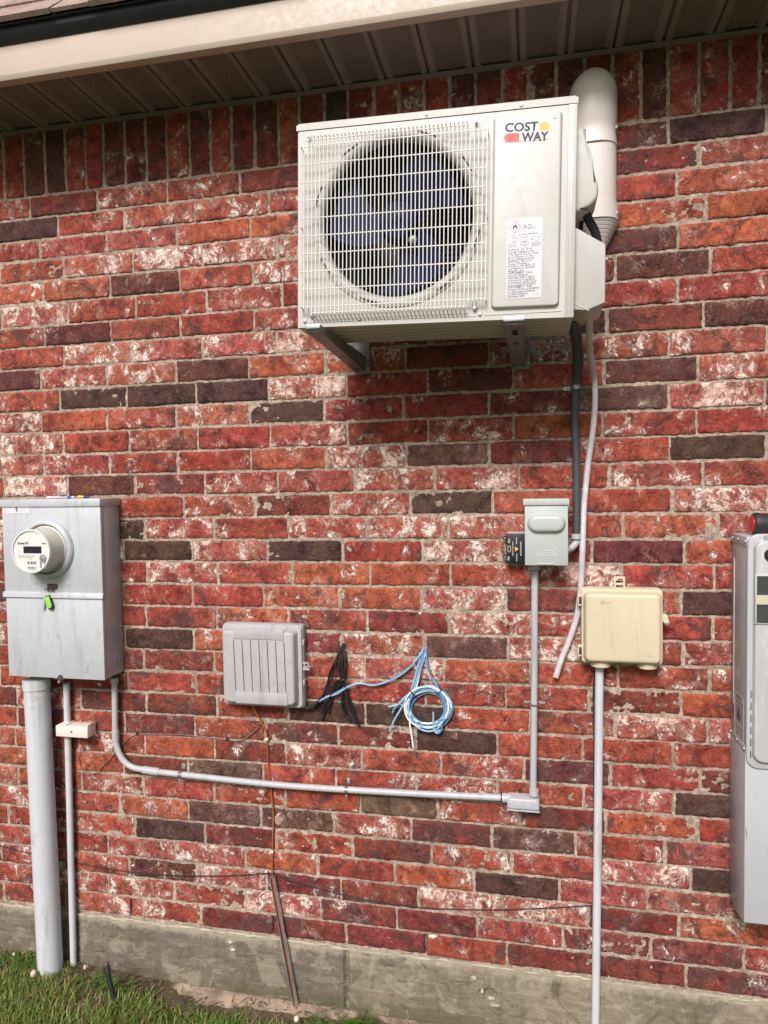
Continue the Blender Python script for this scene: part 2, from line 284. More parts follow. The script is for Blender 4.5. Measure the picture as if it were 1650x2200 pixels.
def mortar_mat():
    m, nt, b = newmat('mortar'); co = coords(nt)
    n1 = noise_(nt, co, 5, 5, .6, .3); n2 = noise_(nt, co, 60, 5, .7); n3 = noise_(nt, co, 260, 3, .7)
    c = mix_(nt, mrange(nt, n1, .3, .7), (.34, .27, .215), (.49, .405, .33))
    c = mix_(nt, mrange(nt, n2, .4, .62), mix_(nt, 1., c, (.58, .55, .52), 'MULTIPLY'), c)
    c = mix_(nt, mrange(nt, n3, .62, .72), c, (.62, .58, .5)); c = mix_(nt, mrange(nt, n3, .36, .30), c, (.16, .13, .11))
    nt.links.new(c, b.inputs['Base Color']); b.inputs['Roughness'].default_value = .93; b.inputs['Specular IOR Level'].default_value = .2
    bump_(nt, b, math_(nt, 'ADD', n2, math_(nt, 'MULTIPLY', n3, .5)), .8, .003); return m
def concrete_mat():
    m, nt, b = newmat('concrete'); co = coords(nt); cs = coords(nt, (2.2, 1, 26)); cst = coords(nt, (16, 1, 1.6))
    n1 = noise_(nt, co, 3.2, 6, .6, .6); n2 = noise_(nt, co, 40, 6, .7); n3 = noise_(nt, co, 240, 3, .7); n4 = noise_(nt, cs, 2.2, 5, .65, .5); n5 = noise_(nt, cst, 2.4, 5, .6, .3)
    g = nd(nt, 'ShaderNodeNewGeometry'); s = nd(nt, 'ShaderNodeSeparateXYZ'); nt.links.new(g.outputs['Position'], s.inputs[0])
    xt = mrange(nt, math_(nt, 'ADD', s.outputs[0], math_(nt, 'MULTIPLY', n1, .1)), 1.03, 1.06)          # two pours: greyer to the left, tan to the right
    base = mix_(nt, xt, (.195, .160, .128), (.245, .205, .152))
    c = mix_(nt, mrange(nt, n1, .32, .68), mix_(nt, 1., base, (.66, .68, .66), 'MULTIPLY'), base)
    c = mix_(nt, math_(nt, 'MULTIPLY', mrange(nt, n4, .52, .64), .5), c, mix_(nt, 1., base, (1.5, 1.5, 1.45), 'MULTIPLY'))
    c = mix_(nt, math_(nt, 'MULTIPLY', mrange(nt, n5, .56, .68), .35), c, (.10, .085, .055))
    c = mix_(nt, mrange(nt, n2, .3, .7), mix_(nt, 1., c, (.8, .8, .8), 'MULTIPLY'), c)
    # limey run-off of mortar just under the bricks, damp algae near the soil
    z = s.outputs[2]
    sx_ = math_(nt, 'ABSOLUTE', math_(nt, 'SUBTRACT', s.outputs[0], 1.655)); st_ = math_(nt, 'MULTIPLY', mrange(nt, math_(nt, 'ADD', sx_, math_(nt, 'MULTIPLY', n2, .03)), .030, .045, 1, 0), mrange(nt, math_(nt, 'ADD', z, math_(nt, 'MULTIPLY', n1, .1)), -.03, .0))
    c = mix_(nt, math_(nt, 'MULTIPLY', st_, .75), c, (.11, .085, .055))
    top = math_(nt, 'MULTIPLY', mrange(nt, math_(nt, 'ADD', z, math_(nt, 'MULTIPLY', n2, .05)), -.012, .018), .75)
    c = mix_(nt, top, c, (.42, .365, .28))
    lo = math_(nt, 'MULTIPLY', mrange(nt, math_(nt, 'ADD', z, math_(nt, 'MULTIPLY', n1, .12)), -.09, -.16), .8)
    c = mix_(nt, lo, c, (.095, .085, .045))
    bl = noise_(nt, co, 9, 6, .7, 1.2); c = mix_(nt, mrange(nt, bl, .54, .60, 0, .45), c, (.34, .30, .225)); c = mix_(nt, mrange(nt, bl, .44, .38, 0, .55), c, (.085, .07, .05))
    c = mix_(nt, mrange(nt, n3, .37, .31), c, (.05, .045, .035)); c = mix_(nt, mrange(nt, n3, .70, .76), c, (.6, .56, .47))
    nt.links.new(c, b.inputs['Base Color']); b.inputs['Roughness'].default_value = .9; b.inputs['Specular IOR Level'].default_value = .25
    bump_(nt, b, math_(nt, 'ADD', math_(nt, 'ADD', n2, n4), math_(nt, 'MULTIPLY', mrange(nt, n3, .28, .4), .6)), .6, .004); return m

M_brick, M_mortar, M_conc = brick_mat(), mortar_mat(), concrete_mat()

# ------------------------------------------------------------------ the house: wall, foundation, eave
house = thing('brick_house', 'red brick house wall on a concrete footing under a beige vented eave and shingle roof', 'house', (1, 0, 0))
XW0, XW1, ZTOP = -1.9, 4.3, 2.797
JOINTS0 = [list(J) for J in JOINTS]
for J in JOINTS:
    while J[0] > XW0: J.insert(0, J[0]-.2637)
    while J[-1] < XW1: J.append(J[-1]+.2637)
while SOLD[0] > XW0: SOLD.insert(0, SOLD[0]-.0794)
while SOLD[-1] < XW1: SOLD.append(SOLD[-1]+.0794)
KSH = 0
KCOL = {'r': (.285, .046, .031), 'o': (.335, .066, .038), 'd': (.180, .033, .027), 'D': (.070, .030, .024), 'G': (.130, .058, .046), 'P': (.110, .028, .024), 'p': (.29, .060, .049), 'w': (.285, .050, .036), 'W': (.305, .060, .046)}
KPAR = {'r': (.52, .34), 'o': (.55, .2), 'd': (.36, .6), 'D': (.06, .35), 'G': (.42, .6), 'P': (.36, .5), 'p': (.6, .4), 'w': (.74, .25), 'W': (.98, .18)}
def zl(n, x): return LINES[n][0]+LINES[n][1]*x
KIND = {(q//100, JOINTS0[q//100-1][q % 100]): v for q, v in KIND.items()}
quads = []                       # (corners, kind, seed)
for n in range(1, 35):
    J = JOINTS[n-1]
    for i in range(len(J)-1):
        a, b_ = J[i], J[i+1]
        if b_ < XW0 or a > XW1: continue
        k = KIND.get((n, round(a, 3))) or random.choices('rodwWDP', (40, 18, 16, 20, 5, .6, .6))[0]
        g = .0047; v = .0046
        a, b_ = max(a, XW0-g), min(b_, XW1+g)
        if b_-a < .03: continue
        quads.append(((a+g, b_-g), (lambda x, n=n: zl(n, x)+v), (lambda x, n=n: zl(n-1, x)-v), k, False))
for i in range(len(SOLD)-1):
    if SOLD[i] < XW0-.001 or SOLD[i+1] > XW1+.001: continue
    k = random.choices('rdPDwo', (30, 36, 14, 9, 6, 5))[0]
    quads.append(((SOLD[i]+.0055, SOLD[i+1]-.0055), (lambda x: zl(0, x)+.0055), (lambda x: ZTOP+.01), k, True))
V = []; F = []; CO = []; PA = []; base = 0
for (xs, zb, zt, k, vert) in quads:
    w0, h0 = xs[1]-xs[0], zt(xs[0])-zb(xs[0])
    nx, nz = (28, 10) if not vert else (10, 26)
    def knots(n, L):
        e = .0022/L; u = np.linspace(0, 1, n-1); u = u*(1-2*e)+e; return np.concatenate(([0], u, [1]))
    U, W_ = knots(nx, w0), knots(nz, h0); sd_ = random.random(); off = Vector((sd_*90, sd_*50, 0))
    push = random.uniform(-.0026, .0022); dza, dzb = random.uniform(-.0013, .0013), random.uniform(-.0013, .0013); dxa = random.uniform(-.0012, .0012); tilt = random.uniform(-.002, .002)
    G = np.zeros((nx+1, nz+1), int)
    base0 = len(V); rr_ = random.uniform(.1, 1.5)
    for i, u in enumerate(U):
        for j, q in enumerate(W_):
            x = xs[0]+w0*u; z = zb(x)+(zt(x)-zb(x))*q
            ed = min(u*w0, (1-u)*w0, q*h0, (1-q)*h0)
            pv = Vector((x*1, z*1, 0))
            e1 = noise.noise(Vector((x*38, z*38, 3))+off); e2 = noise.noise(Vector((x*120, z*120, 7))+off)
            f = math.exp(-ed/.005)
            # ragged outline: pull the border in or out, knock corners off
            cx = min(u*w0, (1-u)*w0); cz = min(q*h0, (1-q)*h0)
            cut = max(0, .0038*rr_-(cx+cz))*.5
            dx = (1 if u < .5 else -1)*(f*(-.0003+.0030*e1+.0030*e2)+cut*(cx < .012)) if cx < .03 else 0
            dz = (1 if q < .5 else -1)*(f*(-.0003+.0024*e1+.0029*e2)+cut*(cz < .012))
            y = -.0045+push+tilt*(u-.5)+.0019*noise.noise(Vector((x*28, z*44, 1))+off)+.0010*noise.noise(Vector((x*85, z*110, 5))+off)
            y += .0026*math.exp(-ed/.0014)
            V.append((x+dx+dxa, y, z+dz+(dza*u+dzb*(1-u))*(1 if not vert else 0))); G[i, j] = len(V)-1
    border = [G[i, 0] for i in range(nx+1)]+[G[nx, j] for j in range(1, nz+1)]+[G[i, nz] for i in range(nx-1, -1, -1)]+[G[0, j] for j in range(nz-1, 0, -1)]
    for i in range(nx):
        for j in range(nz): F.append((G[i, j], G[i+1, j], G[i+1, j+1], G[i, j+1]))
    sk0 = len(V)
    for q in border: V.append((V[q][0], .014, V[q][2]))
    nb = len(border)
    for i in range(nb): F.append((border[(i+1) % nb], border[i], sk0+i, sk0+(i+1) % nb))
    j_ = random.uniform(.88, 1.10); kc = KCOL[k]; kp = KPAR[k]
    cc = (kc[0]*j_, kc[1]*j_*random.uniform(.85, 1.2), kc[2]*j_*random.uniform(.85, 1.15), 1)
    pp = (min(1, max(0, kp[0]+random.uniform(-.12, .12))), sd_, min(1, max(0, kp[1]+random.uniform(-.15, .15))), 1)
    cnt = len(V)-base0; CO += [cc]*cnt; PA += [pp]*cnt
me = bpy.data.meshes.new('brickwork'); me.from_pydata(V, [], F); me.update()
for nm, D_ in (('col', CO), ('par', PA)):
    at_ = me.attributes.new(nm, 'FLOAT_COLOR', 'POINT'); at_.data.foreach_set('color', np.array(D_, dtype=np.float32).ravel())
me.shade_smooth(); me.set_sharp_from_angle(angle=R(50)); me.materials.append(M_brick)
wall = bpy.data.objects.new('brick_wall', me); C.objects.link(wall); wall.parent = house; wall.location = (-1, 0, 0)
# mortar: one lumpy sheet between the bricks, raked open at three weep holes
MX = np.arange(XW0, XW1, .006); MZ = np.arange(-.002, ZTOP+.02, .0045); V = []
weeps = [JOINTS[33][min(range(len(JOINTS[33])), key=lambda i: abs(JOINTS[33][i]-x0))] for x0 in (.19, .73, 1.28)]
for x in MX:
    for z in MZ:
        y = -.0012+.0022*noise.noise((x*30, z*30, 2))+.0018*noise.noise((x*95, z*95, 4))
        if z < .07 and min(abs(x-q) for q in weeps) < .0055 and z > .006: y = .035
        V.append((x, y, z))
a, b_ = len(MX), len(MZ); F = [(i*b_+j, (i+1)*b_+j, (i+1)*b_+j+1, i*b_+j+1) for i in range(a-1) for j in range(b_-1)]
me = bpy.data.meshes.new('mortar'); me.from_pydata(V, [], F); me.shade_smooth(); me.materials.append(M_mortar)
mo = bpy.data.objects.new('mortar', me); C.objects.link(mo); mo.parent = wall
# a thick backing so the wall is solid
bm = NB(); rbox(bm, XW0+.002, XW1-.002, .04, .22, 0, 2.86); obj('wall_backing', bm, M_mortar, house, False)
# ---- concrete footing
def sheet(name, x0, x1, dx, z0, z1, dz, fy, m, parent):
    X_ = np.arange(x0, x1+dx/2, dx); Z_ = np.arange(z0, z1+dz/2, dz); V = []; F = []
    for x in X_:
        for z in Z_: V.append((x, fy(x, z), z))
    a, b_ = len(X_), len(Z_)
    F = [(i*b_+j, (i+1)*b_+j, (i+1)*b_+j+1, i*b_+j+1) for i in range(a-1) for j in range(b_-1)]
    top = [i*b_+b_-1 for i in range(a)]; k0 = len(V); V += [(V[q][0], .2, z1) for q in top]
    F += [(top[i], top[i+1], k0+i+1, k0+i) for i in range(a-1)]
    me = bpy.data.meshes.new(name); me.from_pydata(V, [], F); me.shade_smooth(); me.set_sharp_from_angle(angle=R(50)); me.materials.append(m)
    o = bpy.data.objects.new(name, me); C.objects.link(o); o.parent = parent; o.location = -Vector(parent.location); return o
hole = AT(1050, 2140, -.01)
def fy_conc(x, z):
    y = -.0085+.0022*noise.noise((x*5, z*9, 2))+.0016*noise.noise((x*26, z*40, 5))+.0009*noise.noise((x*90, z*120, 9))
    if abs(x-.985) < .006: y += .012
    y += -.004*max(0, 1-abs(z+.004)/.014)*(.6+noise.noise((x*50, 0, 3)))
    d = math.hypot((x-hole.x)/.035, (z-hole.z)/.022)+.35*noise.noise((x*60, z*60, 1))
    if d < 1: y += .020*min(1, (1-d)*3)
    p = noise.noise((x*55, z*75, 13))
    if p > .45: y += .005
    y += .003*max(0, noise.noise((x*9, z*34, 3))-.2)
    return y
fnd = sheet('concrete_footing', XW0, XW1, .008, -.6, -.001, .0065, fy_conc, M_conc, house)
def lump(bm, c, s, seed, sub=3, amp=.35):
    r_ = bmesh.ops.create_icosphere(bm, subdivisions=sub, radius=1)
    for v in r_['verts']:
        n_ = 1+amp*noise.noise(v.co*1.6+Vector((seed, 0, 0)))+amp*.4*noise.noise(v.co*4+Vector((0, seed, 0)))
        v.co = Vector((c[0]+v.co.x*s[0]*n_, c[1]+v.co.y*s[1]*n_, c[2]+v.co.z*s[2]*n_))
    return bm
M_lime = plain('lime_mortar', (.40, .35, .27), .9, var=.25, bump=.5, bscale=120)
for i, (px, py, sx, sz) in enumerate(((1019, 2101, .010, .008), (1036, 2129, .006, .006), (1056, 2144, .012, .005), (1063, 2159, .016, .006), (495, 2024, .009, .005), (501, 2040, .010, .005))):
    p = AT(px, py, -.01); bm = NB(); lump(bm, (p.x, -.010, p.z), (sx, .006, sz), i*3.1); obj('mortar_blob', bm, M_lime, fnd).location = (0, 0, 0)
# mortar squeezed out along the foot of the bricks
bm = NB()
x = XW0
while x < XW1:
    L = random.uniform(.02, .09)
    if random.random() < .8: bm = NB(); lump(bm, (x, -.008, random.uniform(-.006, .002)), (L*.6, .004, random.uniform(.0025, .005)), x*9, 2, .5); obj('bed_mortar', bm, M_lime, house)
    x += L*.8
# pinkish dried mortar ledge at the foot of the footing
M_ledge = plain('ledge_mortar', (.31, .225, .17), .95, var=.5, dirt=(.10, .075, .045), dirt_amt=.85, dscale=14, bump=.8, bscale=60)
bm = NB(); X_ = np.arange(.03, 1.5, .012); nr = 7; rows = []
for x in X_:
    wv = .075+.03*noise.noise((x*7, 1, 1))+.012*noise.noise((x*30, 4, 1))
    rows.append([bm.verts.new((x, -.004-wv*k/(nr-1), -.207-.012*min(1, max(0, x-.2))-.012*(k/(nr-1))**2*2+.005*noise.noise((x*22, k*1.3, 2))-(.03 if k == nr-1 else 0))) for k in range(nr)])
for a, b_ in zip(rows, rows[1:]):
    for k in range(nr-1): bm.faces.new((a[k], a[k+1], b_[k+1], b_[k]))
obj('mortar_ledge', bm, M_ledge, house)

# ---- eave
M_soff = newmat('soffit')
def soffit_mat():
    m, nt, b = newmat('perforated_soffit'); co = coords(nt)
    s = nd(nt, 'ShaderNodeSeparateXYZ'); nt.links.new(co, s.inputs[0])
    P = .0085
    u = math_(nt, 'DIVIDE', s.outputs[0], P); v = math_(nt, 'DIVIDE', s.outputs[1], P*.9)
    vi = math_(nt, 'FLOOR', v); sh = math_(nt, 'MULTIPLY', math_(nt, 'MODULO', math_(nt, 'ABSOLUTE', vi), 2), .5)
    fu = math_(nt, 'SUBTRACT', math_(nt, 'FRACT', math_(nt, 'ADD', u, sh)), .5); fv = math_(nt, 'SUBTRACT', math_(nt, 'FRACT', v), .5)
    d = math_(nt, 'SQRT', math_(nt, 'ADD', math_(nt, 'MULTIPLY', fu, fu), math_(nt, 'MULTIPLY', fv, fv)))
    hole_ = mrange(nt, d, .23, .30, 1, 0)
    n1 = noise_(nt, co, 12, 5, .6, .4)
    c = mix_(nt, mrange(nt, n1, .35, .7), (.215, .178, .155), (.175, .145, .125))  # darker than the fascia: shade under the eave is put into this colour
    nt.links.new(c, b.inputs['Base Color']); b.inputs['Roughness'].default_value = .6
    tr = nd(nt, 'ShaderNodeBsdfTransparent'); mx = nd(nt, 'ShaderNodeMixShader'); out = nt.nodes['Material Output']
    nt.links.new(hole_, mx.inputs[0]); nt.links.new(b.outputs[0], mx.inputs[1]); nt.links.new(tr.outputs[0], mx.inputs[2]); nt.links.new(mx.outputs[0], out.inputs[0])
    return m
M_soffp = soffit_mat()
M_soff = plain('soffit_vinyl', (.215, .18, .16), .55, var=.12, dirt=(.16, .12, .09), dirt_amt=.4)  # base colour darkened to carry the eave shade, like the perforated panels
M_fascia = plain('fascia_metal', (.47, .385, .325), .5, var=.05, dirt=(.4, .3, .24), dirt_amt=.15, dscale=4)
M_drip = plain('dark_drip_edge', (.018, .021, .03), .5, var=.3)
M_attic = plain('attic_dark', (.02, .018, .016), .9)
ZS = 2.805; YF = -.303
x_ref = AT(104, 283, 0).x; PER = .1350
bm = NB(); rbox(bm, XW0, XW1, YF+.01, .035, ZS+.05, ZS+.16); obj('attic_board', bm, M_attic, house, False)
i = -6
while x_ref+i*PER < XW1:
    x0 = x_ref+i*PER
    if x0 > XW0-.05:
        bm = NB(); g = .006 if i % 2 else .003
        # solid rib with a vee groove, then raised perforated flat with sloped shoulders
        prof = [(x0-.022, ZS-.004), (x0-.022+.0135, ZS-.004), (x0-.022+.016, ZS+.008), (x0-.022+.016+g, ZS+.008), (x0-.022+.019+g, ZS-.004), (x0+.017, ZS-.004), (x0+.025, ZS+.004)]
        for (a, b_) in zip(prof, prof[1:]):
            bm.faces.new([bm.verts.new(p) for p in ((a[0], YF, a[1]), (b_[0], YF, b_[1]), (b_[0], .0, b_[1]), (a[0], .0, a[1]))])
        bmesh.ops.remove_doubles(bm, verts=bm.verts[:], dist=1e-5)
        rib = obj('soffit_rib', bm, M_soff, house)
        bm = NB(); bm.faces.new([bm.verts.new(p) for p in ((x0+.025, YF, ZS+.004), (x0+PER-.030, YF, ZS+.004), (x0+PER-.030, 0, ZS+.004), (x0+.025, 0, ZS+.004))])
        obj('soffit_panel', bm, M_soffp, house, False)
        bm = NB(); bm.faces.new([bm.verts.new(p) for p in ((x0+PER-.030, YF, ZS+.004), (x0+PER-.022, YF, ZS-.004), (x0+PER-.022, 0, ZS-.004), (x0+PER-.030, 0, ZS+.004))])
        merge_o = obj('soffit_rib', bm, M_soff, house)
    i += 1
bm = NB()      # channel along the wall
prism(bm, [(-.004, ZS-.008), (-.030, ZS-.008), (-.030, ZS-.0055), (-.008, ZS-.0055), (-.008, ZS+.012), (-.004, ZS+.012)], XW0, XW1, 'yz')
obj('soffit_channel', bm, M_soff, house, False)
zf = AT(0, 92, YF-.008).z
bm = NB(); prism(bm, [(YF, ZS-.012), (YF+.026, ZS-.012), (YF+.026, ZS-.0095), (YF+.002, ZS-.0095), (YF+.002, zf), (YF-.008, zf), (YF-.008, ZS+.002), (YF-.003, ZS-.012)], XW0, XW1, 'yz', .0012, 2)
obj('fascia', bm, M_fascia, house, ang=50)
zd = AT(0, 52, YF-.045).z
bm = NB(); prism(bm, [(YF-.006, zf-.012), (YF-.012, zf-.012), (YF-.034, zf+.008), (YF-.036, zd-.006), (YF-.03, zd+.004), (YF+.04, zd+.07), (YF+.04, zf)], XW0, XW1, 'yz', .001, 1)
obj('drip_edge', bm, M_drip, house, ang=50)
def shingle_mat():
    m, nt, b = newmat('shingles'); co = coords(nt)
    n1 = noise_(nt, co, 9, 4, .6); n2 = noise_(nt, co, 330, 3, .8)
    c = mix_(nt, mrange(nt, n1, .3, .7), (.40, .28, .235), (.56, .42, .36)); c = mix_(nt, mrange(nt, n2, .42, .58), mix_(nt, 1., c, (.45, .42, .42), 'MULTIPLY'), c)
    nt.links.new(c, b.inputs['Base Color']); b.inputs['Roughness'].default_value = .95; bump_(nt, b, n2, .8, .003); return m
M_sh = shingle_mat()
SL = 1.15; y0 = YF-.052; z0 = zd+.001; dl = math.hypot(1, SL); roof = None
for r_ in range(16):
    bm = NB(); x = XW0-random.uniform(0, .2); ex = .125
    while x < XW1:
        wd = random.uniform(.12, .30); th = random.choice((.006, .010))
        a = r_*ex; e = a+ex+.02; xx1 = min(x+wd-.003, XW1)
        nrm = Vector((0, -SL, 1)).normalized(); dr = Vector((0, 1, SL)).normalized()
        P0 = Vector((0, y0, z0)); lo = P0+dr*(a-(.006 if th > .008 else 0)); hi = P0+dr*e
        vs = []
        for xx in (x, xx1):
            for (pp_, t_) in ((lo, .001), (lo, .001+th+.004), (hi, .002+.002), (hi, 0)):
                q = pp_+nrm*t_; vs.append(bm.verts.new((xx, q.y, q.z)))
        for q in ((0, 1, 2, 3), (7, 6, 5, 4), (0, 4, 5, 1), (1, 5, 6, 2), (2, 6, 7, 3), (3, 7, 4, 0)): bm.faces.new([vs[k] for k in q])
        x += wd
    obj('shingle_course', bm, M_sh, house, False)
bm = NB(); a = Vector((0, y0+.004, z0-.004)); e = a+Vector((0, 1, SL)).normalized()*2.2
prism(bm, [(a.y, a.z), (e.y, e.z), (e.y, e.z-.03), (a.y+.03, a.z)], XW0, XW1, 'yz'); obj('roof_deck', bm, M_drip, house, False)

# ================================================================== equipment materials
M_ac = plain('unit_paint', (.475, .46, .44), .38, var=.035, dirt=(.42, .38, .31), dirt_amt=.22, dscale=6, bump=.03, streak=.25)
M_acp = plain('unit_plastic', (.48, .47, .445), .5, var=.06, dirt=(.4, .36, .3), dirt_amt=.25)
M_wire = plain('guard_wire', (.72, .70, .66), .35, var=.04)
M_dark = plain('dark_interior', (.010, .010, .014), .6)
M_fan = plain('fan_blade', (.008, .011, .060), .6, var=.2, bump=.02, spec=.2)
M_steel = plain('galvanised', (.52, .53, .55), .38, .75, var=.2, dirt=(.25, .25, .26), dirt_amt=.4, dscale=22)
M_bracket = plain('bracket_paint', (.22, .23, .25), .45, .35, var=.1)
M_ink = plain('black_ink', (.035, .032, .04), .6, bump=0)
M_grey_ink = plain('grey_ink', (.11, .10, .12), .6, bump=0)
M_bluegrey_ink = plain('fine_print_ink', (.20, .20, .26), .6, bump=0)
M_white = plain('sticker_white', (.60, .60, .635), .45, var=.02, bump=0)
M_red = plain('red_print', (.80, .085, .075), .5, var=.03, bump=0)
M_orange = plain('orange_print', (.90, .42, .08), .5, var=.03, bump=0)
M_redline = plain('diamond_red', (.50, .06, .08), .5, bump=0)
M_duct = plain('duct_plastic', (.60, .55, .53), .42, var=.04, dirt=(.45, .4, .34), dirt_amt=.15, dscale=7)
M_rubber = plain('black_foam', (.020, .021, .024), .75, var=.25, bump=.3)
M_flex = plain('flex_conduit', (.055, .058, .068), .5, var=.15, bump=.1)
M_pvc = plain('grey_pvc', (.41, .42, .445), .42, var=.06, dirt=(.22, .20, .18), dirt_amt=.5, dscale=11, streak=.5)
M_riser = plain('pale_pvc', (.52, .54, .58), .45, var=.05, dirt=(.26, .24, .19), dirt_amt=.5, dscale=6, streak=.5)
M_meter = plain('meter_can_paint', (.475, .495, .53), .40, .1, var=.07, dirt=(.27, .27, .275), dirt_amt=.75, dscale=8, stretch=(1.3, 1, .8), streak=.4)
M_disc = plain('disconnect_paint', (.415, .45, .44), .42, var=.03, dirt=(.3, .32, .3), dirt_amt=.2)
M_net = plain('grey_plastic', (.385, .375, .395), .55, var=.05, dirt=(.25, .22, .21), dirt_amt=.5, dscale=10, streak=.6)
M_cream = plain('cream_plastic', (.56, .485, .345), .5, var=.05, dirt=(.46, .37, .22), dirt_amt=.4, dscale=10, streak=.45)
M_hose = plain('cloudy_vinyl', (.62, .58, .62), .35, var=.12, dirt=(.8, .78, .8), dirt_amt=.5, dscale=40, trans=.15)
M_blackp = plain('black_plastic', (.012, .012, .016), .4)
M_panel = plain('grey_cabinet_paint', (.43, .44, .465), .42, .1, var=.05, dirt=(.33, .31, .32), dirt_amt=.5, streak=.5)
M_rust = plain('brown_hasp', (.10, .065, .06), .6, .3, var=.4)
M_green = plain('green_tag', (.26, .62, .08), .45, bump=.05)

# ================================================================== split air conditioner
ACX0, ACX1, ACZ0, ACZ1, ACY, ACB = 1.0045, 1.7095, 1.9575, 2.4845, -.420, -.200
ACC = Vector(((ACX0+ACX1)/2, -.3, (ACZ0+ACZ1)/2)); TH = R(1.3)
def acp(px, py, Y=ACY-.002):
    p = AT(px, py, Y); dx, dz = p.x-ACC.x, p.z-ACC.z
    c, s = math.cos(TH), math.sin(TH)          # undo the slight tilt of the unit
    return (dx*c-dz*s+ACC.x, dx*s+dz*c+ACC.z)
ac = thing('air_conditioner_unit', 'white air conditioner outdoor unit with a round wire fan guard, high on the wall', 'air conditioner', ACC)
ac.rotation_euler = (0, TH, 0)
fcx, fcz = acp(851, 469); FR = .2045
# casing: four sides and back, and the front sheet with the round opening
bm = NB(); t = .004
rbox(bm, ACX0, ACX1, ACY, ACB, ACZ0, ACZ0+t, .0012); rbox(bm, ACX0, ACX0+t, ACY+.001, ACB-.001, ACZ0+t, ACZ1-.002, .001)
rbox(bm, ACX1-t, ACX1, ACY+.001, ACB-.001, ACZ0+t, ACZ1-.002, .001); rbox(bm, ACX0+t, ACX1-t, ACB-t, ACB, ACZ0+t, ACZ1-.003)
obj('casing', bm, M_ac, ac)
bm = NB(); x0, x1, z0, z1 = ACX0+.002, ACX1-.002, ACZ0+.0005, ACZ1-.018
ang = sorted([2*math.pi*k/96 for k in range(96)]+[math.atan2(z-fcz, x-fcx) % (2*math.pi) for x in (x0, x1) for z in (z0, z1)])
ri, ro, rb = [], [], []
for a in ang:
    c, s = math.cos(a), math.sin(a)
    k = min(((x1 if c > 0 else x0)-fcx)/c if abs(c) > 1e-6 else 9, ((z1 if s > 0 else z0)-fcz)/s if abs(s) > 1e-6 else 9)
    ri.append(bm.verts.new((fcx+FR*c, ACY-.001, fcz+FR*s))); ro.append(bm.verts.new((fcx+k*c, ACY-.001, fcz+k*s))); rb.append(bm.verts.new((fcx+k*c, ACY+.006, fcz+k*s)))
for i in range(len(ang)):
    j = (i+1) % len(ang); bm.faces.new((ri[i], ro[i], ro[j], ri[j])); bm.faces.new((ro[i], rb[i], rb[j], ro[j]))
obj('front_sheet', bm, M_ac, ac, ang=30)
bm = NB(); lathe(bm, [(FR+.020, -.0008), (FR+.019, -.004), (FR+.014, -.0065), (FR+.006, -.0075), (FR-.001, -.006), (FR-.007, 0), (FR-.011, .012), (FR-.012, .075)], (fcx, ACY, fcz), 'y', 96, False, False)
obj('fan_shroud', bm, M_acp, ac)
for a0 in (28, 62, 118, 155, 205, 245, 300, 335):
    pts = [(fcx+(FR+.012)*math.cos(R(a0+d)), ACY-.0085, fcz+(FR+.012)*math.sin(R(a0+d))) for d in np.linspace(0, 13, 7)]
    bm = NB(); tube(bm, pts, .0016, 6); obj('shroud_clip', bm, M_dark, ac)
bm = NB(); lathe(bm, [(FR-.013, .01), (FR-.013, .17), (.002, .171)], (fcx, ACY, fcz), 'y', 64, False, True); obj('dark_cavity', bm, M_dark, ac)
# fan
bm = NB()
for k in range(3):
    a0 = R(150+120*k); rows = []
    for i in range(11):
        r_ = .035+(FR-.027-.035)*i/10; row = []
        for j in range(9):
            u = j/8; sweep = R(78-18*i/10)*u - R(20)*(i/10)**1.5
            a = a0+sweep; yy = ACY+.055-.050*u*(.45+.55*i/10)+.004
            row.append(bm.verts.new((fcx+r_*math.cos(a), yy, fcz+r_*math.sin(a))))
        rows.append(row)
    for a, b_ in zip(rows, rows[1:]):
        for j in range(8): bm.faces.new((a[j], a[j+1], b_[j+1], b_[j]))
fan = obj('fan', bm, M_fan, ac)
bm = NB(); lathe(bm, [(.050, .06), (.050, .02), (.046, .008), (.03, .002), (.012, .001), (.011, -.004), (.001, -.005)], (fcx, ACY, fcz), 'y', 36); h_ = obj('hub', bm, M_fan, fan); h_.location = (0, 0, 0)
mx, mz = acp(889, 520, ACY+.03)
bm = NB(); lathe(bm, [(.012, .016), (.011, .010), (.005, .007), (.001, .007)], (mx, ACY, mz), 'y', 20); h_ = obj('shaft_nut', bm, M_bracket, fan); h_.location = (0, 0, 0)
gx, gz = acp(912, 560, ACY+.10)
bm = NB(); rbox(bm, gx-.009, gx+.009, ACY+.092, ACY+.096, fcz-FR+.02, fcz-.02, .001); obj('motor_mount', bm, M_steel, ac)
bm = NB()
for k in range(26):
    z = fcz-.17+k*.0135; hw = math.sqrt(max(0, .175**2-(z-fcz)**2)); rbox(bm, fcx+.01, fcx+max(.02, hw), ACY+.150, ACY+.158, z, z+.004)
o = obj('coil_fins', bm, M_fan, ac, False); o['kind'] = 'stuff'
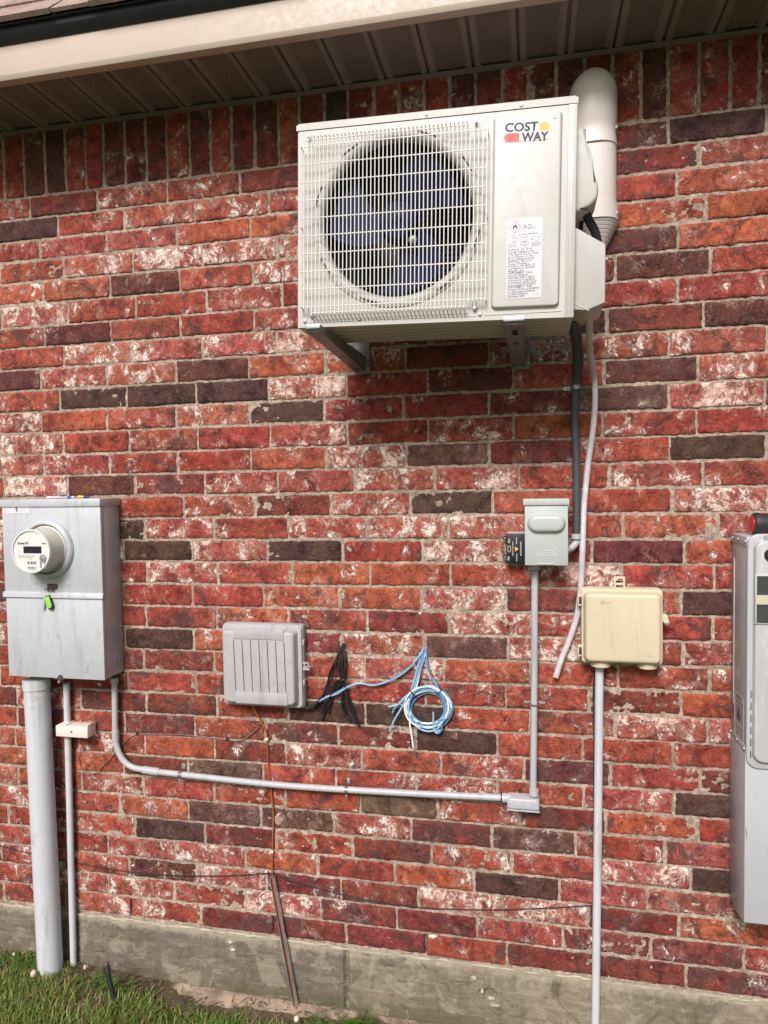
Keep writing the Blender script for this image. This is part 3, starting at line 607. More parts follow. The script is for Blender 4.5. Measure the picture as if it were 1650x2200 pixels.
# top cover with its screws
bm = NB(); zc = ACZ1
loops = []
for (y, zz) in ((ACY-.003, zc-.019), (ACY-.0035, zc-.003), (ACY-.001, zc-.0005), (ACY+.004, zc), (ACB+.003, zc), (ACB+.003, zc-.019)):
    loops.append([(ACX0-.003, y, min(zz, zc-.006) if zz > zc-.01 else zz), (ACX0+.004, y, zz), (ACX1-.004, y, zz), (ACX1+.003, y, min(zz, zc-.006) if zz > zc-.01 else zz)])
L_ = [[bm.verts.new(p) for p in lp] for lp in loops]
for a, b_ in zip(L_, L_[1:]):
    for i in range(3): bm.faces.new((a[i], a[i+1], b_[i+1], b_[i]))
obj('top_cover', bm, M_ac, ac, ang=25)
bm = NB(); rbox(bm, ACX0, ACX1, ACY-.0015, ACY+.004, ACZ1-.0205, ACZ1-.018); obj('cover_seam', bm, M_grey_ink, ac)
for (px, py) in ((916, 246), (1120, 226), (655, 690), (772, 685), (1031, 675)):
    x, z = acp(px, py); wscrew('screw', (x, ACY-.002, z), .0048, M_steel, ac)
# pressed lines along the bottom edge and the right corner post
bm = NB()
for (a, b_) in (((662, 693), (765, 689)), ((780, 687), (1022, 679)), ((1040, 677), (1206, 668))):
    p, q = acp(*a), acp(*b_); tube(bm, [(p[0], ACY-.0012, p[1]), (q[0], ACY-.0012, q[1])], .0014, 6)
obj('pressed_line', bm, M_acp, ac)
bm = NB(); xr = ACX1; rbox(bm, xr-.020, xr+.0015, ACY-.0035, ACY+.01, ACZ0-.001, ACZ1-.020, .002)
rbox(bm, xr-.0155, xr-.0135, ACY-.0045, ACY-.002, ACZ0+.01, ACZ1-.026, .0006); rbox(bm, xr-.0065, xr-.0045, ACY-.0045, ACY-.002, ACZ0+.01, ACZ1-.026, .0006)
obj('corner_post', bm, M_ac, ac)
# raised service panel
a, b_ = acp(1057, 252), acp(1206, 660); c, d = acp(1205, 238), acp(1057, 666)
sx0, sx1 = (a[0]+d[0])/2, (b_[0]+c[0])/2; sz0, sz1 = (b_[1]+d[1])/2, (a[1]+c[1])/2
bm = NB(); pad(bm, (sx0+sx1)/2, (sz0+sz1)/2, sx1-sx0, sz1-sz0, .010, ACY-.0005, ACY-.011, .004, 6, 4, .003); sp_ = obj('service_panel', bm, M_ac, ac)
PY = ACY-.0112
def child(o): o.location = (0, 0, 0); return o
# logo on its white sticker
def acq(px, py): return acp(px, py, PY)
p, q = acq(1082, 308), acq(1181, 258)
bm = NB(); pad(bm, (p[0]+q[0])/2, (p[1]+q[1])/2, q[0]-p[0], q[1]-p[1], .002, PY+.0005, PY-.0004, .0001); child(obj('logo_sticker', bm, M_white, sp_))
tl = 0.0
a = acq(1084, 285.0); e = acq(1156, 280); capz = acq(1120, 262)[1]-acq(1120, 281)[1]; siz = capz/.70
def fit_text(body, px0, pyb, px1, pyb1, cap_px, m, parent, nm, bold=.02, y=None, fit=True):
    A_, B_ = acq(px0, pyb), acq(px1, pyb1); tilt = math.atan2(B_[1]-A_[1], B_[0]-A_[0]); L = math.hypot(B_[0]-A_[0], B_[1]-A_[1])
    sz = cap_px*(acq(px0, pyb-1)[1]-A_[1])/.70
    y = PY-.0007 if y is None else y
    t_ = text_bm(body, 0, 0, 0, sz, bold); w_ = max(v.co.x for v in t_.verts)-min(v.co.x for v in t_.verts); x_ = min(v.co.x for v in t_.verts); t_.free()
    s_ = L/w_ if fit else 1
    o = obj(nm, text_bm(body, A_[0]-x_*s_, A_[1], y, sz, bold, 0, 'LEFT', s_, tilt=tilt), m, parent, False)
    return child(o)
fit_text('COST', 1084.5, 283.5, 1156, 280, 18.3, M_ink, sp_, 'logo_lettering', .032)
fit_text('WAY', 1120, 304, 1178, 301, 18.3, M_ink, sp_, 'logo_lettering', .032)
bm = NB(); pts = [acq(*p) for p in ((1159, 280.5), (1159, 267), (1170, 259.5), (1180, 264.5), (1180, 279))]; prism(bm, pts, PY, PY-.0007); child(obj('logo_house', bm, M_orange, sp_))
bm = NB(); c0 = acq(1092.5, 296); rr_ = (acq(1092, 286.5)[1]-acq(1092, 305.5)[1])/2; R1 = acq(1115.5, 286); R2 = acq(1115.5, 304.5)
pts = [(c0[0]+rr_*math.cos(R(a)), c0[1]+rr_*math.sin(R(a))) for a in range(92, 272, 12)]+[R2, R1]; prism(bm, pts, PY, PY-.0007); child(obj('logo_block', bm, M_red, sp_))
# refrigerant warning sticker
a, b_, c, d = acq(1088, 472), acq(1164.5, 466), acq(1164, 640), acq(1088, 642)
lx0, lx1, lz0, lz1 = (a[0]+d[0])/2, (b_[0]+c[0])/2, (c[1]+d[1])/2, (a[1]+b_[1])/2
bm = NB(); pad(bm, (lx0+lx1)/2, (lz0+lz1)/2, lx1-lx0, lz1-lz0, .004, PY+.0005, PY-.0005, .0001); lab = child(obj('warning_label', bm, M_white, sp_))
W_, H_ = lx1-lx0, lz1-lz0; LY = PY-.0009
def lp(u, v): return (lx0+W_*u, lz1-H_*v)
def frame_poly(bm, pts, wd, y):
    n = len(pts)
    for i in range(n):
        p, q = Vector((*pts[i],)), Vector((*pts[(i+1) % n],)); d_ = (q-p).normalized(); nn = Vector((-d_.y, d_.x))*wd
        bm.faces.new([bm.verts.new((k.x, y, k.y)) for k in (p-nn-d_*wd, q-nn+d_*wd, q+nn+d_*wd, p+nn-d_*wd)])
bm = NB(); cx, cz = lp(.235, .105); rr_ = W_*.165; frame_poly(bm, [(cx, cz+rr_), (cx+rr_, cz), (cx, cz-rr_), (cx-rr_, cz)], .0006, LY); child(obj('hazard_diamond', bm, M_redline, lab))
bm = NB(); s = W_*.075
prism(bm, [(cx+s*x, cz+s*z) for x, z in ((-.5, -.9), (-.95, -.3), (-.85, .25), (-.45, .7), (-.4, .25), (-.1, 1.25), (.35, .8), (.5, .3), (.7, .55), (.9, .05), (.85, -.5), (.5, -.9), (.45, -.3), (.1, .25), (-.2, -.1), (-.45, -.4))], LY, LY+.0002); child(obj('flame_symbol', bm, M_ink, lab))
x, z = lp(.46, .135); child(obj('label_lettering', text_bm('A2L', x, z, LY, W_*.19, .0, tilt=R(2)), M_grey_ink, lab, False))
x, z = lp(.03, .216); child(obj('label_lettering', text_bm('A2L MILDLY FLAMMABLE REFRIGERANT', x, z, LY, W_*.062, .0, sx=.80, tilt=R(2)), M_grey_ink, lab, False))
bm = NB()
for k, u in enumerate((.09, .40, .70)):
    p = lp(u, .285); ww, hh = W_*.19, H_*.055
    if k < 2: frame_poly(bm, [(p[0], p[1]), (p[0]+ww/2, p[1]-hh*.1), (p[0]+ww/2, p[1]+hh*.9), (p[0], p[1]+hh)], .0004, LY); frame_poly(bm, [(p[0]+ww/2, p[1]-hh*.1), (p[0]+ww, p[1]), (p[0]+ww, p[1]+hh), (p[0]+ww/2, p[1]+hh*.9)], .0004, LY)
    else: frame_poly(bm, [(p[0]-ww*.1, p[1]+hh*.3), (p[0]+ww*.9, p[1]), (p[0]+ww*1.2, p[1]+hh*.9), (p[0]+ww*.25, p[1]+hh)], .0004, LY)
child(obj('manual_symbol', bm, M_grey_ink, lab))
fine = ['READ THE', 'READ THE OPERATOR', 'READ THE']
for k, u in enumerate((.03, .38, .70)):
    bm = NB()
    for j, s_ in enumerate(('SERVICE MANUAL', 'BEFORE SERVICE', 'OR OPERATION', 'OF THIS UNIT')):
        p = lp(u, .315+.017*j); merge(bm, text_bm(s_, p[0], p[1], LY, W_*.042, 0, sx=.85, tilt=R(2)))
    child(obj('label_lettering', bm, M_bluegrey_ink, lab, False))
lines = ['WARNING - Risk Of Fire', 'Flammable Refrigerant Used', 'To Be Repaired Only By Trained', 'Service Personnel. Do Not', 'Puncture Refrigerant Tubing', 'WARNING - Risk Of Fire', 'Dispose Of Properly In', 'Accordance With Federal Or', 'Local Regulations. Flammable', 'Refrigerant used.', "AVERTISSEMENT - Risque", "d'incendie. R\u00e9frig\u00e9rant", 'inflammable utilis\u00e9. \u00c0 r\u00e9parer', 'uniquement par du personnel', 'de maintenance qualifi\u00e9. Ne pas', 'percer les tubes de r\u00e9frig\u00e9rant', 'AVERTISSEMENT - Risque', "d'incendie. \u00c9liminer conform\u00e9ment", 'aux r\u00e9glementations f\u00e9d\u00e9rales', 'ou locales. R\u00e9frig\u00e9rant', 'inflammable utilis\u00e9']
bm = NB()
for k, s_ in enumerate(lines):
    p = lp(.04, .402+.0292*k); merge(bm, text_bm(s_, p[0], p[1], LY, W_*.083, .004, sx=.78, tilt=R(2.2)))
child(obj('label_lettering', bm, M_grey_ink, lab, False))
for (px, py) in ((1072, 265), (1192, 254)):
    x, z = acq(px, py); bm = NB(); lathe(bm, [(.0018, .0002), (.0015, -.0004)], (x, PY, z), 'y', 8); child(obj('pin', bm, M_grey_ink, sp_))
# wire fan guard
bm = NB(); GY = ACY-.024
tlx, tlz = acp(644, 309, GY); trx, trz = acp(1047, 279, GY); blx, blz = acp(646, 658, GY); brx, brz = acp(1043, 646, GY)
gx0, gx1, gz0, gz1 = (tlx+blx)/2, (trx+brx)/2, (blz+brz)/2+.002, (tlz+trz)/2-.002
nb = 46; ext = .030
for k in range(nb+1):
    x = gx0+(gx1-gx0)*k/nb; long_ = 2 < k < nb-4
    za, zb = (gz0-ext, gz1+ext) if long_ else (gz0-.006, gz1+.008)
    tube(bm, [(x, ACY-.001, za), (x, ACY-.010, za), (x, GY, za+.008), (x, GY, zb-.008), (x, ACY-.010, zb), (x, ACY-.001, zb)] if long_ else [(x, GY, za), (x, GY, zb)], .00150, 6)
for k in range(10):
    z = gz1+(gz0-gz1)*k/9
    tube(bm, [(gx0-.001, GY+.003, z), (gx1+.001, GY+.003, z)], .0017, 6)
for z in (gz1+ext-.014, gz0-ext+.014):
    tube(bm, [(gx0+.03, GY+.004, z), (gx1-.045, GY+.004, z)], .0016, 6)
guard = obj('fan_guard', bm, M_wire, ac)
for z in (gz1+.0, gz0, (gz0+gz1)/2):
    for x in (gx0, gx1): merge(bm2 := NB(), NB()); tube(bm2, [(x, GY+.002, z), (x, ACY-.001, z)], .0018, 6); child(obj('guard_leg', bm2, M_wire, guard))
for (px, py) in ((663, 291), (1024, 259), (668, 677), (1019, 661)):
    x, z = acp(px, py, ACY-.012); bm = NB(); tube(bm, [(x-.005, GY, z+(.02 if py > 400 else -.02)), (x-.004, ACY-.008, z), (x, ACY-.006, z-(.005 if py > 400 else -.005)), (x+.004, ACY-.008, z), (x+.005, GY, z+(.02 if py > 400 else -.02))], .0014, 6, 4)
    child(obj('guard_hook', bm, M_wire, guard)); wscrew('screw', (x, ACY-.008, z), .0045, M_steel, ac)
# covers on the right flank
def apoly(pts, Y): return [acp(px, py, Y) for px, py in pts]
tc = apoly([(1228, 285), (1252, 284), (1257, 291), (1257, 318), (1260, 345), (1282, 403), (1284, 418), (1281, 438), (1268, 452), (1243, 466), (1228, 468)], -.35)
tc = [(max(x, ACX1-.01), z) for x, z in tc]
bm = NB(); prism(bm, tc, -.385, -.275, 'xz', .010, 4); term = obj('terminal_cover', bm, M_acp, ac, ang=50)
bm = NB(); a = acp(1258, 452, -.33); tube(bm, [(a[0], -.33, a[1]+.012), (a[0]-.001, -.33, a[1]-.010)], .014, 16); obj('cable_gland', bm, M_flex, ac)
bm = NB(); a = acp(1250, 447, -.387); 
for k in range(2): rbox(bm, a[0]-.004+k*.006, a[0]+.012+k*.004, -.3865, -.382, a[1]-.004*k, a[1]+.0015-.004*k, .0005)
obj('vent_slot', bm, M_dark, ac)
vc = apoly([(1228, 495), (1240, 499), (1299, 531), (1298, 655), (1258, 672), (1228, 670)], -.37)
vc = [(max(x, ACX1-.008), z) for x, z in vc]
bm = NB()
F_ = [bm.verts.new((x, -.395, z)) for x, z in vc]; B_ = [bm.verts.new((x-.0*(x-ACX1), -.235, z+(.0 if z > 2.1 else -.004))) for x, z in vc]
bm.faces.new(F_); bm.faces.new(B_[::-1])
for i in range(len(vc)): bm.faces.new((F_[i], B_[i], B_[(i+1) % len(vc)], F_[(i+1) % len(vc)]))
bmesh.ops.bevel(bm, geom=bm.edges[:], offset=.003, segments=2, profile=.5, affect='EDGES')
obj('valve_cover', bm, M_ac, ac)
a, b_ = acp(1234, 652, -.3965), acp(1266, 667, -.3965); bm = NB(); tube(bm, [(a[0], -.3958, a[1]), (b_[0], -.3958, b_[1])], .0011, 6); obj('cover_crease', bm, M_wire, ac)
# ribbed underside pan
bm = NB()
for y in np.linspace(ACY+.03, ACB-.03, 5): rbox(bm, ACX0+.06, ACX1-.06, y-.004, y+.004, ACZ0-.0025, ACZ0+.001, .001)
obj('base_rib', bm, M_ac, ac)

# ================================================================== wall brackets under the unit
def bracket(xf0, xf1, xw0, xw1, zt, drop, label, slots=True):
    YF2, t = -.478, .0022
    def X0_(y): return xw0+(xf0-xw0)*(y/YF2)
    def X1_(y): return xw1+(xf1-xw1)*(y/YF2)
    root = thing('wall_bracket', label, 'bracket', ((xw0+xw1)/2, -.006, zt-drop), 'steel brackets carrying the air conditioner')
    side = [(YF2, zt), (YF2, zt-.010), (YF2+.010, zt-.018), (-.045, zt-drop+.004), (-.010, zt-drop), (-.010, zt), (-.035, zt), (-.050, zt-drop*.45), (-.42, zt-.004)]
    side = [(YF2, zt), (YF2, zt-.010), (YF2+.010, zt-.018), (-.045, zt-drop+.004), (-.010, zt-drop), (-.010, zt)]
    for fx, o_ in ((X0_, 0), (X1_, -t)):
        bm = NB(); A_ = [bm.verts.new((fx(y)+o_, y, z)) for y, z in side]; B_ = [bm.verts.new((fx(y)+o_+t, y, z)) for y, z in side]; n = len(side)
        bm.faces.new(A_); bm.faces.new(B_[::-1])
        for k in range(n): bm.faces.new((A_[k], B_[k], B_[(k+1) % n], A_[(k+1) % n]))
        obj('side_plate', bm, M_bracket, root, False)
    bm = NB(); ya, za, yb, zb = YF2+.010, zt-.0175, -.047, zt-drop+.0045
    def strip(u0, u1, v0, v1):
        P = []
        for u in (u0, u1):
            y, z = ya+(yb-ya)*u, za+(zb-za)*u; a, b_ = X0_(y)+t, X1_(y)-t
            for v in (v0, v1):
                for o in (0, .002): P.append(bm.verts.new((a+(b_-a)*v, y, z+o)))
        for q in ((0, 1, 3, 2), (4, 6, 7, 5), (0, 2, 6, 4), (1, 5, 7, 3), (0, 4, 5, 1), (2, 3, 7, 6)): bm.faces.new([P[k] for k in q])
    for u0, u1, sl_ in ((0, .10, 0), (.10, .25, 1), (.25, .38, 0), (.38, .47, 1), (.47, .62, 0), (.64, 1, 0)):
        if sl_ and slots: strip(u0, u1, 0, .33); strip(u0, u1, .67, 1)
        else: strip(u0, u1, 0, 1)
    obj('web_plate', bm, M_bracket, root, False)
    bm = NB(); rbox(bm, X0_(YF2)-.001, X1_(YF2)+.001, YF2-.0015, YF2+.001, zt-.011, zt-.0005, .0006)
    obj('front_lip', bm, M_steel, root)
    bm = NB(); rbox(bm, xw0-.002, xw1+.016, -.0098, -.0062, zt-drop-.004, zt+.045, .0008); obj('wall_plate', bm, M_bracket, root)
    for z in (zt-.010, zt-drop+.012): wscrew('bolt', (xw1+.009, -.010, z), .006, M_steel, root, .008, 6)
    bm = NB(); lathe(bm, [(.011, 0), (.011, .004), (.008, .0055), (.001, .006)], ((X0_(-.40)+X1_(-.40))/2, -.395, zt-.005), 'z', 20); obj('rubber_foot', bm, M_acp, root)
    return root
bracket(1.041, 1.0765, 1.051, 1.083, 1.9600, .052, 'steel bracket under the left end of the air conditioner, seen from its side', False)
bracket(1.5395, 1.587, 1.545, 1.584, 1.9475, .050, 'steel bracket under the right end of the air conditioner, seen end on with two slots')

# ================================================================== white line cover
duct = thing('line_cover_duct', 'white plastic line cover with a domed elbow running down the wall behind the air conditioner', 'duct', (1.787, -.006, 2.2))
def dsec(cx, hw, dep, z, n=22, e=2.6):
    P = []
    for k in range(n+1):
        a = math.pi*k/n; c, s = math.cos(a), math.sin(a)
        P.append((cx-hw*math.copysign(abs(c)**(2/e), c), -.003-dep*abs(s)**(2/e), z))
    return P
cxd = 1.7855
bm = NB(); loops = []; zt_ = AT(1278, 137, -.055).z; zb_ = AT(1290, 300, -.08).z; rw = .0685
for k in range(13):
    a = R(90*(1-k/12)); s, c = math.sin(a), math.cos(a)
    loops.append(dsec(cxd, max(.004, rw*c), .012+.066*c**.75, zt_-rw+rw*s, e=2.3))
for u in np.linspace(.1, 1, 12):
    z = zt_-rw+(zb_-(zt_-rw))*u; wa = math.exp(-((u-.72)/.16)**2); loops.append(dsec(cxd, rw-.0035*wa, .078-.006*wa, z, e=2.4))
loops = loops[::-1]; loft(bm, loops, True, True); obj('elbow_cap', bm, M_duct, duct, ang=60)
bm = NB(); zc_ = AT(1290, 430, -.08).z; loft(bm, [dsec(cxd+.0015, .0645, .072, zc_-.01), dsec(cxd+.0015, .0645, .072, zb_+.004)]); obj('straight_duct', bm, M_duct, duct)
bm = NB(); zd_ = AT(1290, 465, -.08).z; loft(bm, [dsec(cxd+.003, .0675, .077, zd_), dsec(cxd+.003, .0675, .077, zc_)]); obj('coupling', bm, M_duct, duct)
bm = NB(); ze_ = AT(1295, 524, -.05).z; loops = []; N_ = 7
for k in range(N_):
    u0, u1 = k/N_, (k+1)/N_
    for u, gsh in ((u0, 0), (u0+.02, .0012), (u1-.02, .0012), (u1-.001, 0)):
        hw = .066-.040*u**1.15; loops.append(dsec(cxd+.004+.008*u, hw-(.0016-gsh), .075-.040*u-(.0016-gsh), zd_+(ze_-zd_)*u))
loft(bm, loops[::-1], True, True); obj('reducer', bm, M_duct, duct, ang=20)
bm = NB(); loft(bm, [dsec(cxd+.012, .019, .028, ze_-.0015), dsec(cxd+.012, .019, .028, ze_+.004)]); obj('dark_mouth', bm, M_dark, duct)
for (px, py) in ((1324, 274), (1324, 458)):
    p = AT(px, py, -.05); bm = NB(); lump(bm, (p.x+.0, -.052, p.z), (.004, .004, .0055), 3, 2, .1); obj('snap_peg', bm, M_acp, duct)

def cable(name, pts, r, m, label, cat, Y=-.012, n=10, k=8, group=None, parent=None):
    bm = NB(); P = [AT(p[0], p[1], p[2] if len(p) > 2 else Y) for p in pts]
    tube(bm, P, r, n, k); o = obj(name, bm, m, parent)
    if parent is None: tag(o, label, cat, group)
    return o
cable('insulated_hose', [(1258, 455, -.33), (1266, 475, -.325), (1278, 497, -.31), (1284, 525, -.295), (1284, 560, -.29)], .0115, M_rubber, 'thick black insulated hose curving from the terminal cover behind the valve cover', 'hose')
cable('black_cable', [(1250, 457, -.30), (1249, 480, -.30), (1246, 505, -.295), (1244, 540, -.29)], .0055, M_rubber, 'thin black cable dropping beside the thick insulated hose', 'cable')
# corrugated black conduit from the unit to the disconnect
fc = thing('flexible_conduit', 'black ribbed flexible conduit hanging from the air conditioner to the green grey disconnect box', 'conduit', AT(1240, 1150, -.03))
P = [AT(*p) for p in ((1232, 682, -.28), (1237, 715, -.19), (1241, 750, -.11), (1241, 793, -.055), (1238, 832, -.035), (1235, 860, -.034), (1235, 900, -.034), (1237, 950, -.034), (1239, 1010, -.034), (1239, 1070, -.036), (1239, 1152, -.04))]
bm = NB(); PP = cr_path(P, 26); nn = len(PP)
rad = [(.0155 if i/nn < .28 else .0155-.0032*min(1, (i/nn-.28)/.08))*(1+(.035 if i/nn > .38 else .0)*math.sin(i*2.1)) for i in range(nn)]
tube(bm, PP, rad, 14); obj('ribbed_hose', bm, M_flex, fc)
e1 = AT(1239, 1153, -.04)
bm = NB(); tube(bm, [e1+Vector((0, 0, .009)), e1+Vector((0, 0, -.006))], .0165, 20); obj('compression_nut', bm, M_pvc, fc)
bm = NB(); e2 = AT(1222, 1178, -.045); tube(bm, [e1+Vector((0, 0, -.004)), e1+Vector((-.001, 0, -.016)), (e1+e2)/2+Vector((.004, 0, -.008)), e2+Vector((.006, 0, .001)), e2+Vector((-.006, 0, .001))], .0105, 16, 6); obj('elbow', bm, M_pvc, fc)
bm = NB(); tube(bm, [e2+Vector((.002, 0, 0)), e2+Vector((-.004, 0, 0))], .016, 6); obj('locknut', bm, M_steel, fc)
def strap(px, py, rpipe, w_, m, label, ori='h', ear=(-1,), Y=-.034, bolt=None, group='metal straps holding pipes to the wall'):
    c = AT(px, py, Y); root = thing('pipe_strap', label, 'strap', (c.x, -.004, c.z), group)
    bm = NB(); ax = 'z' if ori == 'h' else 'x'; n = 20; A_, B_ = [], []
    for k in range(n+1):
        a = math.pi*k/n; cc, ss = math.cos(a)*(rpipe+.0012), math.sin(a)*(rpipe+.0012)
        for L, t in ((A_, -w_/2), (B_, w_/2)):
            L.append(bm.verts.new((c.x+cc, c.y-ss, c.z+t) if ax == 'z' else (c.x+t, c.y-ss, c.z+cc)))
    for k in range(n): bm.faces.new((A_[k], A_[k+1], B_[k+1], B_[k]))
    bmesh.ops.solidify(bm, geom=bm.faces[:], thickness=.0014); obj('band', bm, m, root)
    for e in ear:
        bm = NB()
        if ori == 'h': rbox(bm, *(sorted((c.x+e*(rpipe), c.x+e*(rpipe+.022)))), -.0085, -.0065, c.z-w_/2, c.z+w_/2, .0008); obj('ear', bm, m, root); wscrew('screw', (c.x+e*(rpipe+.013), -.0085, c.z), .0045, m, root)
        else: rbox(bm, c.x-w_/2, c.x+w_/2, -.0085, -.0065, *(sorted((c.z+e*rpipe, c.z+e*(rpipe+.02)))), .0008); obj('ear', bm, m, root)
    if bolt: bm = NB(); tube(bm, [(c.x, c.y-.006, c.z-rpipe-.002), (c.x, c.y-.006, c.z-rpipe-bolt)], .0028, 8); lathe(bm, [(.005, 0), (.005, .004)], (c.x, c.y-.006, c.z-rpipe-.008), 'z', 6); obj('bolt', bm, m, root)
    return root
strap(1238, 832, .0135, .013, M_steel, 'metal strap pinning the black flexible conduit to the bricks')
dh = cable('drain_hose', [(1265, 668, -.32), (1266, 705, -.24), (1267, 748, -.15), (1273, 790, -.07), (1277, 820, -.025), (1278, 870, -.022), (1273, 930, -.022), (1265, 985, -.02), (1259, 1040, -.024), (1254, 1100, -.03), (1252, 1170, -.045), (1249, 1230, -.04), (1246, 1280, -.03), (1238, 1330, -.022), (1222, 1378, -.02), (1205, 1420, -.02), (1194, 1455, -.022)], .0092, M_hose, 'cloudy white drain hose hanging loose from the air conditioner with a cut lower end', 'hose', n=14)

# ================================================================== disconnect box and surge protector
dx0, dx1 = AT(1126, 1140, -.1).x, AT(1222, 1140, -.1).x; dz0, dz1 = AT(1175, 1215, -.1).z, AT(1175, 1072, -.1).z; DF = -.098
disc = thing('disconnect_box', 'pale green grey electrical disconnect box with a raised oval and an embossed duck', 'electrical box', ((dx0+dx1)/2, -.006, dz0))
bm = NB(); rbox(bm, dx0+.004, dx1-.004, -.094, -.007, dz0+.002, dz1-.004, .0015); obj('enclosure', bm, M_disc, disc)
bm = NB(); rbox(bm, dx0+.002, dx1-.002, DF, -.090, dz0, dz1-.018, .0012); cov = obj('cover', bm, M_disc, disc)
bm = NB(); rbox(bm, dx0-.002, dx1+.002, -.103, -.007, dz1-.018, dz1, .0015); obj('rain_hood', bm, M_disc, disc)
c = AT(1174, 1125, DF-.008); bm = NB(); loops = []
for (ins, y) in ((-.004, 0), (-.0025, .0008), (0, .004), (.0015, .009), (.004, .0125), (.008, .0145), (.014, .015)):
    loops.append(rr(c.x, c.z, .106-2*ins, .051-2*ins, .026-ins, DF-y, 8))
loft(bm, loops, False, True); child(obj('raised_oval', bm, M_disc, cov, ang=60))
def zq(x, y): return AT(1070+x/8.25, 1060+y/8.25, DF)
bm = NB()
for pts in ([(650, 1085), (720, 1062), (760, 1028), (830, 1015), (900, 1020), (985, 1032), (1000, 1060), (1020, 1075), (1055, 1092), (1010, 1115), (900, 1105), (780, 1105), (700, 1100), (650, 1085)],
            [(900, 1015), (892, 985), (905, 950), (940, 932), (980, 945), (990, 965), (1050, 987), (985, 1000), (965, 1018)], [(940, 965), (955, 980), (935, 992)],
            [(750, 1085), (790, 1050), (800, 1085)], [(830, 1080), (860, 1045), (870, 1082)], [(900, 1085), (930, 1048), (945, 1080), (985, 1050)]):
    tube(bm, [zq(*p) for p in pts], .0010, 6, 4)
child(obj('duck_emblem', bm, plain('emboss_grey', (.49, .53, .52), .4), cov))
bm = NB(); a, b_ = zq(700, 1250), zq(1000, 1250); rbox(bm, a.x, b_.x, DF-.002, DF+.001, a.z-.002, a.z+.002, .0008); child(obj('hasp', bm, M_disc, cov))
x, z = zq(1160, 182).x, zq(1160, 182).z; wscrew('rivet', (x, -.103, z), .0018, M_steel, disc, .001)
# black surge protector
sx0, sx1 = AT(1088, 1180, -.045).x, AT(1130, 1180, -.045).x; sz0, sz1 = AT(1100, 1210, -.045).z, AT(1100, 1146, -.045).z
sg = thing('surge_protector', 'small black surge protector with white print fixed beside the disconnect box', 'surge protector', ((sx0+sx1)/2, -.006, sz0))
bm = NB(); rbox(bm, sx0, sx1, -.044, -.007, sz0, sz1, .003, 3); obj('body', bm, M_blackp, sg)
bm = NB(); rbox(bm, sx0+.001, sx1-.001, -.0435, -.008, sz1-.0005, sz1+.0035, .001); obj('top_label', bm, plain('pink_grey_strip', (.42, .33, .33), .5), sg)
for py in (1156, 1196):
    p = AT(1084, py, -.02); bm = NB(); lathe(bm, [(.0065, 0), (.0065, .004)], (p.x+.001, -.024, p.z), 'y', 16); obj('mounting_ear', bm, M_blackp, sg)
    bm = NB(); lathe(bm, [(.0028, 0), (.0028, -.001)], (p.x+.001, -.0241, p.z), 'y', 12); obj('ear_screw', bm, M_steel, sg)
SY = -.0446
def sq(x, y): return AT(1070+x/8.25, 1060+y/8.25, SY)
M_wp = plain('white_print', (.75, .74, .76), .5, bump=0)
for (s_, x, y, L, sz) in (('SURGE PROTECTOR', 392, 855, 265, .0052), ('DANGER', 318, 780, 125, .0042), ('WARNING', 322, 1065, 145, .0040), ('TYPE 2 SPD 120/240V', 252, 850, 275, .0038), ('SPD', 170, 1120, 70, .0066), ('TVSS', 180, 800, 85, .0070)):
    p = sq(x, y); Lm = L/8.25*.00135; t_ = text_bm(s_, 0, 0, 0, sz); w_ = max(v.co.x for v in t_.verts); t_.free()
    obj('printed_lettering', text_bm(s_, p.x, p.z, SY, sz, .015, R(-90), sx=Lm/w_), M_wp, sg, False)
bm = NB(); p = sq(200, 985); frame_poly(bm, [(p.x-.0042, p.z-.0085), (p.x+.0042, p.z-.0085), (p.x+.0042, p.z+.0085), (p.x-.0042, p.z+.0085)], .0005, SY); obj('printed_frame', bm, M_wp, sg)
bm = NB(); p = sq(330, 985); prism(bm, [(p.x-.005, p.z-.0075), (p.x-.005, p.z+.0075), (p.x+.006, p.z)], SY, SY-.0003); tri = obj('warning_triangle', bm, M_orange, sg)
bm = NB(); prism(bm, [(p.x-.0035, p.z+.001), (p.x, p.z+.0015), (p.x, p.z-.0005), (p.x+.0035, p.z-.001), (p.x+.0005, p.z+.0005), (p.x, p.z-.001)][:4], SY-.0004, SY-.0006); child(obj('bolt_symbol', bm, M_ink, tri))

# ================================================================== conduit run between the boxes
run = thing('conduit_run', 'grey electrical conduit going down from the disconnect box and left across to the meter box', 'conduit', AT(1148, 1700, -.03))
CY = -.030; CRAD = .0105
def pp_(x, y): return AT(x, y, CY)
bm = NB(); tube(bm, [pp_(1149, 1222), pp_(1148, 1460), pp_(1145.5, 1700)], CRAD, 18); obj('vertical_pipe', bm, M_pvc, run)
bm = NB(); a = pp_(1149, 1216); tube(bm, [a+Vector((0, 0, .006)), a+Vector((0, 0, -.012))], .0135, 18); obj('coupling', bm, M_pvc, run)
bm = NB(); tube(bm, [a+Vector((0, 0, -.012)), a+Vector((0, 0, -.0145))], .0128, 18); obj('gasket', bm, M_blackp, run)
hz = [pp_(336, 1658), pp_(600, 1686.5), pp_(840, 1702), pp_(1082, 1714)]
bm = NB(); tube(bm, hz, CRAD, 18, 6); obj('horizontal_pipe', bm, M_pvc, run)
bm = NB(); tube(bm, [pp_(1076, 1713.7), pp_(1080, 1714)], CRAD+.0012, 18); obj('gasket', bm, M_blackp, run)
p0, p1 = pp_(1089, 1706), pp_(1160, 1738)
bm = NB(); pad(bm, (p0.x+p1.x)/2, (p0.z+p1.z)/2-.001, p1.x-p0.x, .036, .009, -.010, -.052, .006, 6, 3, .001); obj('conduit_body', bm, M_pvc, run)
